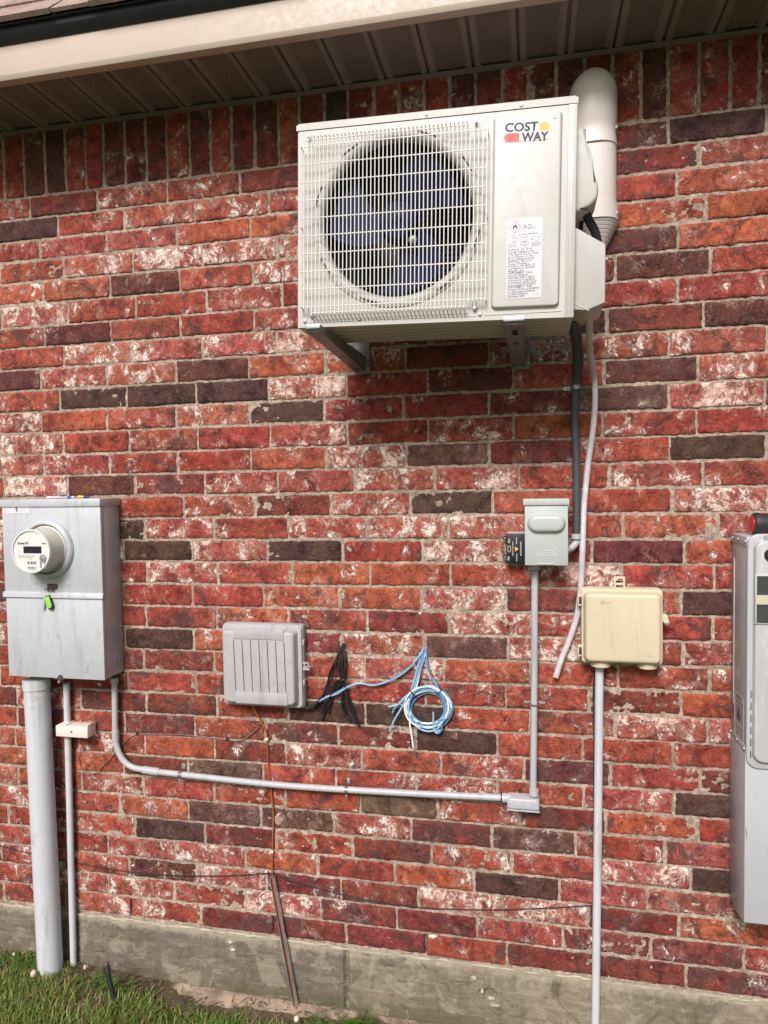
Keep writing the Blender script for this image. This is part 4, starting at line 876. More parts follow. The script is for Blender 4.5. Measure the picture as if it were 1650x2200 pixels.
bm = NB(); tube(bm, [pp_(1079, 1714), pp_(1098, 1715)], .0145, 18); obj('hub_socket', bm, M_pvc, run); bm = NB(); a = pp_(1147, 1700); tube(bm, [a+Vector((0, 0, .008)), a+Vector((0, 0, -.012))], .0145, 18); obj('hub_socket', bm, M_pvc, run)
bm = NB(); rbox(bm, p0.x+.001, p1.x-.001, -.0525, -.012, (p0.z+p1.z)/2-.0225, (p0.z+p1.z)/2-.0195, .001); obj('cover_plate', bm, M_pvc, run)
sw = [pp_(246, 1462), pp_(247, 1520), pp_(248, 1576), pp_(252, 1606), pp_(264, 1632), pp_(284, 1648), pp_(308, 1653.5), pp_(338, 1658)]
bm = NB(); tube(bm, sw, CRAD, 18, 8); obj('sweep_bend', bm, M_pvc, run)
bm = NB(); tube(bm, [pp_(248, 1569), pp_(248.5, 1591)], CRAD+.0022, 18); obj('coupling', bm, M_pvc, run)
bm = NB(); tube(bm, [pp_(308, 1653.5), pp_(325, 1656.3), pp_(343, 1658.5)], CRAD+.0026, 18); obj('coupling', bm, M_pvc, run)
bm = NB(); a = pp_(246, 1462); tube(bm, [a+Vector((0, 0, .01)), a+Vector((0, 0, -.008))], .0145, 18); obj('connector', bm, M_steel, run)
strap(388, 1664.5, CRAD, .014, M_steel, 'metal strap with a hanging bolt on the horizontal conduit, the one nearer the meter box', 'v', (1,), CY, .022)
strap(745, 1697, CRAD, .010, M_steel, 'small metal strap with a bolt near the middle of the horizontal conduit', 'v', (1,), CY, .016)
strap(1148.5, 1514, CRAD, .007, M_steel, 'thin metal strap across the vertical conduit below the disconnect box', 'h', (1, -1), CY)

# ================================================================== electricity meter box
mx0, mx1, mz0, mz1, MY = AT(20, 1455, -.12).x-.004, .191, .902, 1.515, -.122
M_dent = 0
mc = thing('meter_box', 'tall pale grey metal electricity meter box with a round socket ring and grimy lower cover', 'meter box', ((mx0+mx1)/2, -.006, mz0))
msplit = AT(110, 1272, MY).z
bm = NB(); rbox(bm, mx0+.004, mx1-.0015, MY+.004, -.007, mz0+.001, mz1-.004, .0012); obj('enclosure', bm, M_meter, mc)
bm = NB(); rbox(bm, mx0+.002, mx1+.002, MY, MY+.020, msplit-.012, mz1-.012, .0015); up = obj('upper_cover', bm, M_meter, mc)
bm = NB(); rbox(bm, mx0+.006, mx1, MY-.001, MY+.018, mz0, msplit-.013, .0015); lw = obj('lower_cover', bm, M_meter, mc)
bm = NB(); prism(bm, [(MY+.001, msplit), (MY-.006, msplit-.003), (MY-.0075, msplit-.019), (MY-.0055, msplit-.019), (MY-.003, msplit-.006), (MY+.001, msplit-.005)], mx0-.002, mx1+.006, 'yz', .0005, 1); obj('drip_lip', bm, M_meter, mc)
bm = NB(); rbox(bm, mx0-.006, mx1+.005, MY-.005, -.0065, mz1-.026, mz1, .0018); obj('rain_cap', bm, M_meter, mc)
rc = AT(99, 1180, MY-.006); RC = (rc.x, rc.z)
bm = NB(); lathe(bm, [(.103, 0), (.1025, -.006), (.099, -.012), (.0935, -.016), (.088, -.017), (.084, -.013), (.0835, .0)], (RC[0], MY, RC[1]), 'y', 72, False, False); obj('socket_ring', bm, M_meter, mc)
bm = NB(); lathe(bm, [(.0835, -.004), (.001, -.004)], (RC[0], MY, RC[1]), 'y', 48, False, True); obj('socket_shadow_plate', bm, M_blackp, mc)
# the meter itself
fcn = AT(70, 1187, MY-.098); MCX, MCZ = RC[0]+.001, RC[1]
mt = thing('electricity_meter', 'round beige and white digital electricity meter plugged into the grey box', 'electricity meter', (MCX, MY-.05, MCZ-.07))
M_mbody = plain('meter_plastic', (.52, .49, .44), .32, var=.04); M_mface = plain('meter_face', (.66, .645, .63), .3, var=.02, bump=0)
FYm = MY-.080
bm = NB(); lathe(bm, [(.079, -.004), (.0805, -.010), (.079, -.013), (.0765, -.014), (.0755, -.018), (.073, -.045), (.0705, -.074), (.0700, FYm-MY+.003)], (MCX, MY, MCZ), 'y', 72, False, True); obj('body', bm, M_mbody, mt)
bm = NB(); lathe(bm, [(.0705, FYm-MY+.012), (.0725, FYm-MY+.004), (.0725, FYm-MY-.001), (.071, FYm-MY-.003), (.0675, FYm-MY-.003), (.0665, FYm-MY+.001), (.0665, FYm-MY+.004)], (MCX, MY, MCZ), 'y', 72, False, False); obj('bezel', bm, M_mface, mt)
bm = NB(); lathe(bm, [(.0668, 0), (.001, -.0003)], (MCX, FYm+.001, MCZ), 'y', 64, False, True); mf = obj('face_plate', bm, M_mface, mt)
def mq(x, y):    # pixel of the 11x enlargement of the meter face -> face plate; face centre measured there at (528, 735)
    k = .0712/437; return (MCX+(x-528)*k, MCZ-(y-735)*k)
YF_ = FYm+.0002
def mrect(nm, x0, y0, x1, y1, m, d=.0006): 
    a, b_ = mq(x0, y0), mq(x1, y1); bm = NB(); rbox(bm, a[0], b_[0], YF_-d, YF_+.0006, b_[1], a[1]); return child(obj(nm, bm, m, mf, False))
mrect('display', 355, 632, 765, 770, M_blackp, .0009)
x, z = mq(218, 590); child(obj('meter_lettering', text_bm('Stratus', x, z, YF_-.0005, .0108, .02, sx=.93), M_ink, mf, False))
x, z = mq(405, 588); child(obj('meter_lettering', text_bm('IQ', x, z, YF_-.0005, .0105, .02), M_ink, mf, False))
x, z = mq(785, 585); child(obj('meter_lettering', text_bm('Meter', x, z, YF_-.0005, .007, .01), M_grey_ink, mf, False))
for (s_, X_, Y_, s) in (('CL200  240V  3W  TYPE 2S  30TA', 222, 838, .0056), ('FM 2S    WATTHOUR METER    60Hz', 232, 868, .0043), ('Kh 1.0', 485, 900, .0045)):
    x, z = mq(X_, Y_); child(obj('meter_lettering', text_bm(s_, x, z, YF_-.0005, s, .0, sx=.78), M_grey_ink, mf, False))
bm = NB()
for (X0, X1, Y0, Y1, n_) in ((437, 635, 938, 992, 22), (440, 648, 1050, 1085, 26), (465, 625, 1105, 1118, 18)):
    for k in range(n_):
        if random.random() < .72: a = mq(X0+(X1-X0)*k/n_, Y0); b_ = mq(X0+(X1-X0)*(k+.62)/n_, Y1); bm.faces.new([bm.verts.new(p) for p in ((a[0], YF_-.0005, a[1]), (b_[0], YF_-.0005, a[1]), (b_[0], YF_-.0005, b_[1]), (a[0], YF_-.0005, b_[1]))])
child(obj('serial_marks', bm, M_grey_ink, mf, False))
bm = NB(); a = mq(800, 870); lathe(bm, [(.0135, 0), (.0125, -.002), (.004, -.0035)], (a[0], YF_, a[1]), 'y', 28); child(obj('reset_dial', bm, M_steel, mf))
a = mq(745, 1000); b_ = mq(840, 1000); bm = NB()
for q in (a, b_): rbox(bm, q[0]-.0034, q[0]+.0034, YF_-.0012, YF_+.0004, q[1]-.012, q[1]+.013)
child(obj('dial_bracket', bm, M_steel, mf))
bm = NB(); a = mq(500, 735)   # sticker print on the barrel
# warning sticker on the can
a, b_ = AT(5, 1085, MY), AT(64, 1103, MY)
bm = NB(); rbox(bm, a.x, b_.x, MY-.0008, MY+.001, b_.z, a.z); st = obj('warning_sticker', bm, M_white, mc, False)
M_pink = plain('pink_print', (.75, .42, .45), .5, bump=0); M_pale = plain('pale_print', (.55, .45, .47), .5, bump=0)
hh = a.z-b_.z; ww = b_.x-a.x; SYm = MY-.0010
bm = NB(); rbox(bm, a.x, a.x+ww*.36, SYm-.0002, SYm+.0004, a.z-hh*.27, a.z); rbox(bm, a.x+ww*.64, b_.x, SYm-.0002, SYm+.0004, a.z-hh*.27, a.z); child(obj('sticker_band', bm, M_pink, st, False))
for (s_, u, v, s) in (('WARNING', .08, .24, .0052), ('DANGER', .69, .24, .0052)): child(obj('sticker_lettering', text_bm(s_, a.x+ww*u, a.z-hh*v, SYm-.0005, s, .02, sx=1.1), M_white, st, False))
bm = NB()
for j, s_ in enumerate(('HAZARDOUS', 'VOLTAGE', 'KEEP OUT')): merge(bm, text_bm(s_, a.x+ww*.05, a.z-hh*(.48+.18*j), SYm, .0042, 0)); merge(bm, text_bm(s_, a.x+ww*.68, a.z-hh*(.48+.18*j), SYm, .0038, 0))
child(obj('sticker_lettering', bm, M_pale, st, False))
bm = NB(); cx, cz = a.x+ww*.53, a.z-hh*.42
prism(bm, [(cx-.004, cz-.0035), (cx-.002, cz+.0035), (cx, cz+.006), (cx+.002, cz+.0035), (cx+.004, cz-.0035)], SYm, SYm-.0003); prism(bm, [(cx-.0035, cz-.0055), (cx+.0035, cz-.0055), (cx+.0025, cz-.010), (cx-.002, cz-.0105)], SYm, SYm-.0003)
tube(bm, [(cx-.004, SYm, cz-.002), (cx-.006, SYm, cz+.002), (cx-.005, SYm, cz+.005), (cx-.009, SYm, cz+.008)], .0006, 5, 4); child(obj('shock_symbol', bm, M_ink, st))
for (px, py, r_) in ((76, 1251, .0055), (146, 1252, .0085)):
    p = AT(px, py, MY); bm = NB(); lathe(bm, [(r_, .001), (r_, -.0012), (r_*.85, -.0016), (r_*.8, -.0008), (.001, -.0008)], (p.x, MY, p.z), 'y', 24); obj('knockout', bm, M_meter, mc)
p = AT(112, 1262, MY-.004)
bm = NB(); rbox(bm, p.x-.019, p.x+.019, MY-.006, MY+.001, p.z-.005, p.z+.012, .003, 3); rbox(bm, p.x-.024, p.x+.008, MY-.014, MY-.001, p.z-.008, p.z-.004, .0012); hasp = obj('hasp', bm, M_rust, mc)
bm = NB(); p = AT(104, 1294, MY-.014); prism(bm, [(p.x+x, p.z+z) for x, z in ((-.012, .016), (.002, .022), (.014, -.010), (.010, -.020), (.002, -.022), (-.006, -.014))], MY-.018, MY-.012, 'xz', .002, 3)
tg = obj('seal_tag', bm, M_green, None); tag(tg, 'bright green plastic seal tag hanging from the brown hasp of the meter box', 'seal tag')
bm = NB(); p2 = AT(104, 1294, MY-.01); prism(bm, [(p2.x+x, p2.z+z) for x, z in ((-.012, .021), (.005, .026), (.018, -.008), (.013, -.024), (.001, -.026), (-.008, -.014))], MY-.0115, MY-.0085, 'xz', .001, 2); sb = obj('seal_body', bm, M_blackp, tg); sb.location = -tg.location
p = AT(93, 1294, MY-.012); bm = NB(); prism(bm, [(p.x+x, p.z+z) for x, z in ((-.001, .014), (.006, .014), (-.001, -.026), (-.008, -.024))], MY-.010, MY-.008); sb = obj('seal_strip', bm, M_pvc, tg); sb.location = -tg.location
p = AT(126, 1458, MY-.004); bm = NB(); rbox(bm, p.x-.018, p.x+.022, MY-.010, MY+.002, p.z-.001, p.z+.002, .001); lathe(bm, [(.011, -.001), (.010, -.004), (.003, -.0045)], (p.x+.005, MY, p.z+.002), 'y', 16); obj('latch', bm, M_rust, mc)
bm = NB(); tube(bm, [(p.x+.000, MY-.004, p.z-.002), (p.x-.003, MY-.004, p.z-.009), (p.x+.002, MY-.004, p.z-.014), (p.x+.005, MY-.004, p.z-.008), (p.x+.003, MY-.004, p.z-.002)], .0016, 8, 5); obj('seal_loop', bm, M_steel, mc)
p = AT(251, 1414, -.05); px_ = mx1-.0015
for r_ in (.0185, .0135, .009):
    bm = NB(); lathe(bm, [(r_, -.001), (r_, .0012), (r_-.0012, .0016), (r_-.0026, .0012), (r_-.0026, -.001)], (px_, -.048, p.z), 'x', 32); obj('knockout_ring', bm, M_meter, mc)
bm = NB(); q0, q1 = AT(124, 1360, MY-.0015), AT(133, 1395, MY-.0015)   # scratch
tube(bm, [(q0.x, MY-.001, q0.z), (q1.x-.002, MY-.001, q1.z+.01), (q1.x-.008, MY-.001, q1.z-.02)], .0005, 4); obj('scratch', bm, M_grey_ink, mc)
# odds and ends left on top of the box
zt = mz1+.0002
bm = NB(); a = AT(98, 1056, -.06); tube(bm, [(a.x-.002, -.05, zt+.0045), (a.x+.055, -.055, zt+.0045)], .0045, 10); tube(bm, [(a.x-.004, -.05, zt+.0045), (a.x-.002, -.05, zt+.0045)], .003, 8)
pen = obj('marker_pen', bm, M_white); tag(pen, 'white marker pen lying on top of the meter box', 'pen')
bm = NB(); tube(bm, [(a.x+.035, -.075, zt+.004), (a.x+.108, -.078, zt+.004)], .0035, 10); p2 = obj('pen', bm, plain('pen_grey', (.5, .42, .45), .4)); tag(p2, 'slim pinkish grey pen with a blue end behind the white one on the meter box', 'pen')
bm = NB(); tube(bm, [(a.x+.100, -.078, zt+.0042), (a.x+.118, -.079, zt+.0042)], .0042, 10); o = obj('cap', bm, plain('blue_plastic', (.04, .09, .35), .4), p2); o.location = -p2.location
bm = NB(); tube(bm, [(a.x+.118, -.079, zt+.0045), (a.x+.128, -.080, zt+.0045)], .0045, 10); o = obj('tip', bm, M_white, p2); o.location = -p2.location
for (dx, m_, nm) in ((.147, plain('yellow_plastic', (.75, .50, .05), .45), 'yellow'), (.170, plain('navy_plastic', (.02, .025, .16), .45), 'dark blue')):
    bm = NB(); tube(bm, [(a.x+dx-.008, -.075, zt+.0055), (a.x+dx+.008, -.070, zt+.0055)], .005, 10, rf=lambda u: .0055-.0022*u); o = obj('wire_connector', bm, m_); tag(o, nm+' twist-on wire connector lying on top of the meter box', 'wire connector')

# ================================================================== pipes at the left
rs = thing('riser_pipe', 'thick pale grey plastic pipe rising from the grass into the bottom of the meter box', 'pipe', AT(108, 2095, -.07))
ra, rb_ = AT(79, 1476, -.07), AT(109, 2092, -.07)
bm = NB(); d_ = (rb_-ra).normalized(); tube(bm, [ra, rb_+d_*.25], .0425, 36); obj('tube', bm, M_riser, rs, ang=60)
bm = NB(); tube(bm, [ra-d_*.03, ra+d_*.004], .0455, 36); obj('coupling', bm, M_riser, rs)
ga, gb = AT(143, 1468, -.028), AT(159, 2103, -.028)
tp = thing('ground_wire_pipe', 'thin pale grey pipe between the thick riser and the sweeping conduit, ending in the grass', 'pipe', gb)
bm = NB(); tube(bm, [ga, gb+(gb-ga).normalized()*.2], .0115, 18); obj('tube', bm, M_riser, tp)
a, b_ = AT(122, 1556, -.055), AT(191, 1585, -.055)
bb = thing('bonding_block', 'small white plastic bonding block clipped across the thin grey pipe', 'junction block', ((a.x+b_.x)/2, -.03, b_.z))
M_bb = plain('ivory_plastic', (.72, .63, .58), .5, var=.04)
bm = NB(); rbox(bm, a.x, b_.x, -.062, -.012, b_.z, a.z-.002, .002, 2); blk = obj('body', bm, M_bb, bb)
bm = NB(); rbox(bm, a.x+.022, a.x+.042, -.0625, -.014, a.z-.004, a.z+.002, .001); rbox(bm, b_.x-.004, b_.x, -.060, -.014, a.z-.004, a.z+.005, .001); obj('clip', bm, M_bb, bb)
bm = NB(); lathe(bm, [(.0042, .001), (.0042, -.001), (.0025, -.0015)], ((a.x+b_.x)/2, -.062, (a.z+b_.z)/2-.001), 'y', 12); obj('screw', bm, M_grey_ink, bb)

# ================================================================== white pipe under the cream box
wa, wb = AT(1288, 1430, -.026), AT(1279, 2196, -.026)
wp = tag(obj('white_pipe', tube(NB(), [wa, (wa+wb)/2+Vector((.001, 0, 0)), wb+(wb-wa).normalized()*.25], .0125, 20), M_riser), 'long white pipe running straight down the wall from the cream box', 'pipe')
cable('black_wire', [(1277, 1436), (1275, 1500), (1276.5, 1600), (1276, 1700), (1277.5, 1800), (1276, 1900), (1274, 1950), (1275, 2060), (1272, 2196)], .0022, M_rubber, 'thin black wire running down just left of the long white pipe', 'wire', Y=-.012)

# ================================================================== cream box
def boxcoords(px0, py0, px1, py1, Y):
    a, b_ = AT((px0+px1)/2 if 0 else px0, (py0+py1)/2, Y), AT(px1, (py0+py1)/2, Y); t_ = AT((px0+px1)/2, py0, Y); u_ = AT((px0+px1)/2, py1, Y)
    return a.x, b_.x, u_.z, t_.z
x0, x1, z0, z1 = boxcoords(1249, 1265, 1424, 1426, -.05)
cb = thing('cream_box', 'square cream plastic utility box with rounded corners mounted above the long white pipe', 'utility box', ((x0+x1)/2, -.006, z0))
cx, cz, w_, h_ = (x0+x1)/2, (z0+z1)/2, x1-x0, z1-z0
bm = NB(); pad(bm, cx, cz, w_, h_, .010, -.007, -.045, .003); obj('base', bm, M_cream, cb)
bm = NB(); pad(bm, cx, cz, w_-.002, h_-.002, .011, -.046, -.054, .002); pad(bm, cx, cz-.001, w_-.009, h_-.011, .016, -.050, -.083, .012, 8, 5, .004); cl = obj('cover', bm, M_cream, cb)
for (a0, a1) in ((1268, 1312), (1369, 1412)):
    p, q = AT(a0, 1430, -.04), AT(a1, 1430, -.04); bm = NB(); lathe(bm, [((q.x-p.x)/2, .012), ((q.x-p.x)/2, -.010), ((q.x-p.x)/2-.002, -.012)], ((p.x+q.x)/2, -.038, z0), 'z', 32); obj('cable_port', bm, M_cream, cb)
p = AT(1331, 1252, -.02); bm = NB(); t_ = .0055; W2, H2 = .016, .019
for r_ in ((-W2, -W2+t_, -H2, H2), (W2-t_, W2, -H2, H2), (-W2+t_, W2-t_, H2-.012, H2), (-W2+t_, W2-t_, -H2*.35, H2*.0)): rbox(bm, p.x+r_[0], p.x+r_[1], -.022, -.018, p.z+r_[2], p.z+r_[3], .0006)
obj('mounting_tab', bm, M_cream, cb)
bm = NB(); rbox(bm, p.x-.005, p.x+.009, -.0225, -.0215, p.z+.009, p.z+.0125, .001); obj('keyhole', bm, M_rust, cb)
for (py0, py1) in ((1277, 1301), (1385, 1409)):
    p, q = AT(1241, py0, -.05), AT(1252, py1, -.05); bm = NB(); rbox(bm, p.x, q.x, -.056, -.042, q.z, p.z, .001); obj('hinge', bm, M_cream, cb)
    bm = NB(); rbox(bm, p.x+.003, q.x-.003, -.0566, -.055, q.z+.005, p.z-.005, .001); obj('hinge_slot', bm, M_rust, cb)
p = AT(1431, 1331, -.04); bm = NB(); prism(bm, [(p.x-.012, p.z+.016), (p.x-.002, p.z+.018), (p.x+.003, p.z+.012), (p.x+.005, p.z), (p.x+.010, p.z-.008), (p.x+.006, p.z-.017), (p.x-.003, p.z-.017), (p.x-.006, p.z-.006), (p.x-.012, p.z-.004)], -.046, -.038, 'xz', .0015, 2); obj('latch', bm, M_cream, cb)
bm = NB(); lathe(bm, [(.006, 0), (.006, -.003), (.002, -.004)], (p.x+.002, -.046, p.z-.009), 'y', 16); obj('latch_screw', bm, M_steel, cb)
bm = NB(); p = AT(1295, 1294, -.0835)
for k in range(24): pass
tube(bm, [(p.x+.0058*math.cos(a), -.0832, p.z+.0058*math.sin(a)) for a in np.linspace(0, 2*math.pi, 25)], .0006, 5)
tube(bm, [(p.x-.0055, -.0832, p.z), (p.x+.0055, -.0832, p.z)], .0005, 5); tube(bm, [(p.x-.004, -.0832, p.z-.0025), (p.x+.004, -.0832, p.z-.0025)], .0004, 5); 
M_emb = plain('worn_mark', (.38, .31, .19), .6); child(obj('moulded_emblem', bm, M_emb, cl))
bm = NB()
for k, hh_ in enumerate((.0022, .0034, .0022, .0036, .0024)): tube(bm, [(p.x+.0095+.0032*k, -.0832, p.z-.002), (p.x+.0100+.0032*k, -.0832, p.z-.002+hh_), (p.x+.0115+.0032*k, -.0832, p.z-.0018)], .0005, 5)
child(obj('moulded_mark', bm, M_emb, cl))
bm = NB(); a, b_ = AT(1367, 1345, -.0834), AT(1371, 1417, -.0834); tube(bm, [(a.x, -.0830, a.z), (b_.x-.001, -.0830, (a.z+b_.z)/2), (b_.x, -.0830, b_.z)], .0004, 4, 4); child(obj('scratch', bm, M_emb, cl))
bm = NB(); p = AT(1395, 1410, -.0834); frame_poly(bm, [(p.x-.0025, p.z-.003), (p.x+.0025, p.z-.003), (p.x+.0025, p.z+.003), (p.x-.0025, p.z+.003)], .0004, -.0834); child(obj('moulded_mark', bm, M_emb, cl))

# ================================================================== grey network box
x0, x1, z0, z1 = boxcoords(482, 1340, 653, 1517, -.030)
nx_ = thing('network_box', 'grey plastic network interface box with vertical grooves on its bulging cover', 'utility box', ((x0+x1)/2, -.006, z0))
cx, cz, w_, h_ = (x0+x1)/2, (z0+z1)/2, x1-x0, z1-z0
bm = NB(); pad(bm, cx, cz, w_, h_, .012, -.007, -.034, .003); obj('base', bm, M_net, nx_)
bm = NB(); pad(bm, cx-.0005, cz+.002, w_-.004, h_-.006, .013, -.0345, -.044, .003, 6, 3); c2 = cx-.0035; w2, h2 = w_-.020, h_-.024
pad(bm, c2, cz+.001, w2, h2, .016, -.040, -.072, .010, 8, 5, .006); ncv = obj('cover', bm, M_net, nx_)
NY = -.0735
def npx(px): return AT(px, 1430, NY).x
def npz(py): return AT(560, py, NY).z
bm = NB(); rbox(bm, npx(503), npx(610), NY-.0008, NY+.003, npz(1374), npz(1352), .0008); child(obj('flat_pad', bm, M_net, ncv)); bm = NB(); rbox(bm, npx(505), npx(616), NY-.0016, NY+.003, npz(1513), npz(1488), .001); child(obj('flat_pad', bm, M_net, ncv))
M_groove = plain('groove_shadow', (.055, .05, .062), .8)
bm = NB()
for k in range(7):
    x = npx(502.5+18*k); x2 = npx(505+18*k); tube(bm, [(x, NY+.0012, npz(1377)), ((x+x2)/2, NY+.0008, npz(1430)), (x2, NY+.0012, npz(1487))], .0013, 6, 4)
child(obj('groove', bm, M_groove, ncv))
child(obj('moulded_lettering', text_bm('T/C', npx(546), npz(1367), NY-.0012, .013, .0), plain('moulded_grey', (.30, .29, .31), .6), ncv, False))
p = AT(658, 1428, -.04); bm = NB(); lathe(bm, [(.0085, .004), (.0085, -.006), (.0055, -.006), (.0055, .004)], (p.x+.002, -.040, p.z), 'y', 24, False, False); rbox(bm, p.x-.012, p.x+.001, -.044, -.036, p.z+.003, p.z+.0085, .001); rbox(bm, p.x-.012, p.x+.011, -.042, -.036, p.z-.019, p.z-.009, .002); obj('latch', bm, M_net, nx_)
for py in (1380, 1465):
    p = AT(654, py, -.03); bm = NB(); rbox(bm, x1-.001, x1+.004, -.040, -.018, p.z-.009, p.z+.009, .001); obj('hinge_clip', bm, M_net, nx_)

# ================================================================== loose cables
def strands(name, lists, r, mats, label, cat, ties=(), k=8, n=8):
    root = thing(name, label, cat, AT(*lists[0][0][:2], -.02))
    for i, L in enumerate(lists):
        bm = NB(); P = [AT(q[0], q[1], q[2] if len(q) > 2 else -.018) for q in L]; tube(bm, P, r, n, k); obj('strand', bm, mats[i % len(mats)], root)
    for tie in ties:
        bm = NB(); tube(bm, [AT(*q) for q in tie], .0016, 6, 4); obj('cable_tie', bm, M_blackp, root)
    return root
def z2(x, y, Y=-.018): return (460+x/3.056, 1320+y/3.056, Y)
M_bc = plain('black_cable_jacket', (.012, .011, .012), .5, var=.3, bump=.05, spec=.3)
L = []
for (o_, pts) in enumerate((
    [(850, 190, 0), (815, 270), (775, 360), (745, 450), (715, 530), (670, 580), (600, 608, -.025)],
    [(856, 190, 0), (808, 280), (762, 380), (742, 470), (700, 560), (640, 600), (590, 600, -.025)],
    [(846, 192, 0), (800, 300), (790, 380), (755, 470), (728, 540), (680, 590), (605, 612, -.03)],
    [(855, 190, 0), (835, 290), (825, 380), (838, 430), (860, 520), (890, 620), (925, 690), (936, 722)],
    [(858, 192, 0), (850, 300), (846, 380), (842, 430), (848, 540), (870, 640), (915, 705), (940, 712), (925, 660), (890, 570), (852, 470), (832, 440)],
    [(850, 195, 0), (825, 300), (812, 350), (832, 420), (870, 500), (905, 600), (930, 690)],
    [(845, 440), (842, 520), (840, 600), (862, 660), (900, 690)],
    [(845, 425, -.026), (810, 455), (780, 510), (750, 560), (715, 600), (684, 638)],
    [(838, 440, -.026), (800, 500), (768, 570), (735, 620), (706, 694)],
    [(835, 430, -.024), (805, 440), (775, 500), (762, 580), (750, 642)],
    [(848, 440, -.026), (815, 480), (770, 530), (730, 600), (712, 640)],
    [(852, 196, 0), (860, 300), (850, 420)])):
    L.append([z2(p[0], p[1], p[2] if len(p) > 2 else -.016-.003*(o_ % 4)) for p in pts])
for d in (17,):
    for q in (3,): L.append([(p[0]+d/3.056*min(1, i/2), p[1]+abs(d)*.3, p[2]-.003) for i, p in enumerate(L[q])])
for s0 in (0, 7, 14): L.append([z2(690-s0, 575+s0/2, -.03), z2(650, 597+s0, -.03), z2(605, 606+s0, -.028), z2(570, 600+s0, -.022)])
strands('black_cable_bundle', L, .0033, [M_bc, M_bc, plain('brown_black_jacket', (.028, .018, .017), .55, spec=.3)], 'bundle of black cables tied together and drooping from a hole in the bricks', 'cables',
        ties=[[z2(818, 445, -.034), z2(838, 440, -.036), z2(858, 432, -.034), z2(876, 422, -.026)], [z2(820, 452, -.024), z2(818, 440, -.032), z2(850, 428, -.034), z2(856, 436, -.022)]])
hb = AT(733, 1362, -.003)
M_bl = plain('blue_jacket', (.10, .27, .47), .4, var=.1, bump=.02); M_wj = plain('white_jacket', (.72, .76, .80), .4, var=.05, bump=.02); M_lb = plain('light_blue_jacket', (.25, .43, .58), .4, var=.1, bump=.02)
L = []; 
for i in range(13):      # wound coil
    r1, r2 = 130+3.6*((i*5) % 13)-18, 122+3.8*((i*7) % 13)-20; ox, oy = 1400+random.uniform(-9, 12), 612+random.uniform(-12, 14)
    st_ = random.uniform(0, 6.28); L.append([z2(ox+r1*math.cos(st_+t), oy-r2*math.sin(st_+t)*(1+.05*math.sin(t*2+i)), -.014-.0055*(i % 4)-.001*math.sin(3*t)) for t in np.linspace(0, 6.1, 15)])
for i, (a_, b2) in enumerate((((1376, 228), (1292, 500)), ((1384, 228), (1305, 505)), ((1390, 226), (1312, 500)), ((1370, 228), (1285, 520)), ((1394, 230), (1318, 510)))):
    mid = ((a_[0]+b2[0])/2+10-3*i, (a_[1]+b2[1])/2); L.append([z2(*a_, -.004 if i else -.010), z2(*mid, -.020), z2(*b2, -.024), z2(b2[0]-40-4*i, b2[1]+60+8*i, -.022)])
L.append([z2(1392, 228, -.01), z2(1400, 330, -.02), z2(1425, 410, -.02), z2(1470, 480, -.028), z2(1515, 540, -.03)])
for pts in ([(1300, 505), (1240, 555), (1210, 590), (1145, 606)], [(1296, 520), (1230, 575), (1190, 610), (1170, 648)], [(1262, 560), (1215, 640), (1180, 700), (1154, 768)], [(1290, 640), (1285, 720), (1298, 800), (1307, 872)], [(1470, 690), (1495, 740), (1480, 775), (1455, 780)], [(1440, 640), (1440, 720), (1450, 770), (1485, 760)]):
    L.append([z2(*p, -.030) for p in pts])
for d in (0, 9):
    L.append([z2(1376, 230, -.008), z2(1340, 290-d), z2(1290, 340+d/2), z2(1210, 398+d), z2(1120, 450-d/2), z2(1040, 462+d/2), z2(950, 455-d/2, -.022), z2(880, 472+d/2, -.028), z2(800, 515+d, -.026), z2(740, 545-d/2, -.024), z2(690, 572, -.020), z2(668, 585, -.013)])
strands('blue_cable_coil', L, .0029, [M_bl, M_lb, M_wj, M_bl, M_lb], 'coil of light blue and white cables hooked on the wall with black cable ties', 'cables', k=7,
        ties=[[z2(1278, 492, -.020), z2(1296, 512, -.040), z2(1322, 535, -.036), z2(1330, 540, -.02)], [z2(1500, 488, -.020), z2(1478, 512, -.040), z2(1458, 528, -.030)], [z2(1465, 455, -.02), z2(1480, 480, -.030), z2(1492, 500, -.036)]])
M_or = plain('orange_jacket', (.36, .095, .025), .45, var=.15)
oc = thing('orange_cable', 'orange cable running down the bricks from the network box into a metal guard', 'cable', AT(586, 1850, -.012))
bm = NB(); tube(bm, [AT(*p) for p in ((541, 1512, -.02), (548, 1528, -.02), (560, 1548, -.014), (570, 1568, -.011), (574, 1590, -.010), (576, 1640, -.010), (581, 1685, -.010), (587, 1745, -.010), (586, 1800, -.010), (585, 1850, -.011), (586, 1890, -.018), (597, 1950, -.021), (607.5, 2005, -.022), (619.5, 2070, -.024), (632, 2140, -.027), (636, 2158, -.030))], .0027, 10, 8); obj('jacket', bm, M_or, oc)
for (px, py) in ((573, 1588), (584, 1830)):
    p = AT(px, py, -.012); bm = NB(); rbox(bm, p.x-.0065, p.x+.006, -.016, -.007, p.z-.0045, p.z+.0045, .0015); tube(bm, [(p.x-.006, -.015, p.z-.002), (p.x-.006, -.019, p.z-.002)], .0025, 8); obj('cable_clip', bm, M_bb, oc)
M_br = plain('brown_wire', (.22, .13, .11), .5, var=.25)
bw = thing('brown_wire', 'thin brown wire swooping left from the network box and looping round behind the conduit bend', 'wire', AT(450, 1586, -.012))
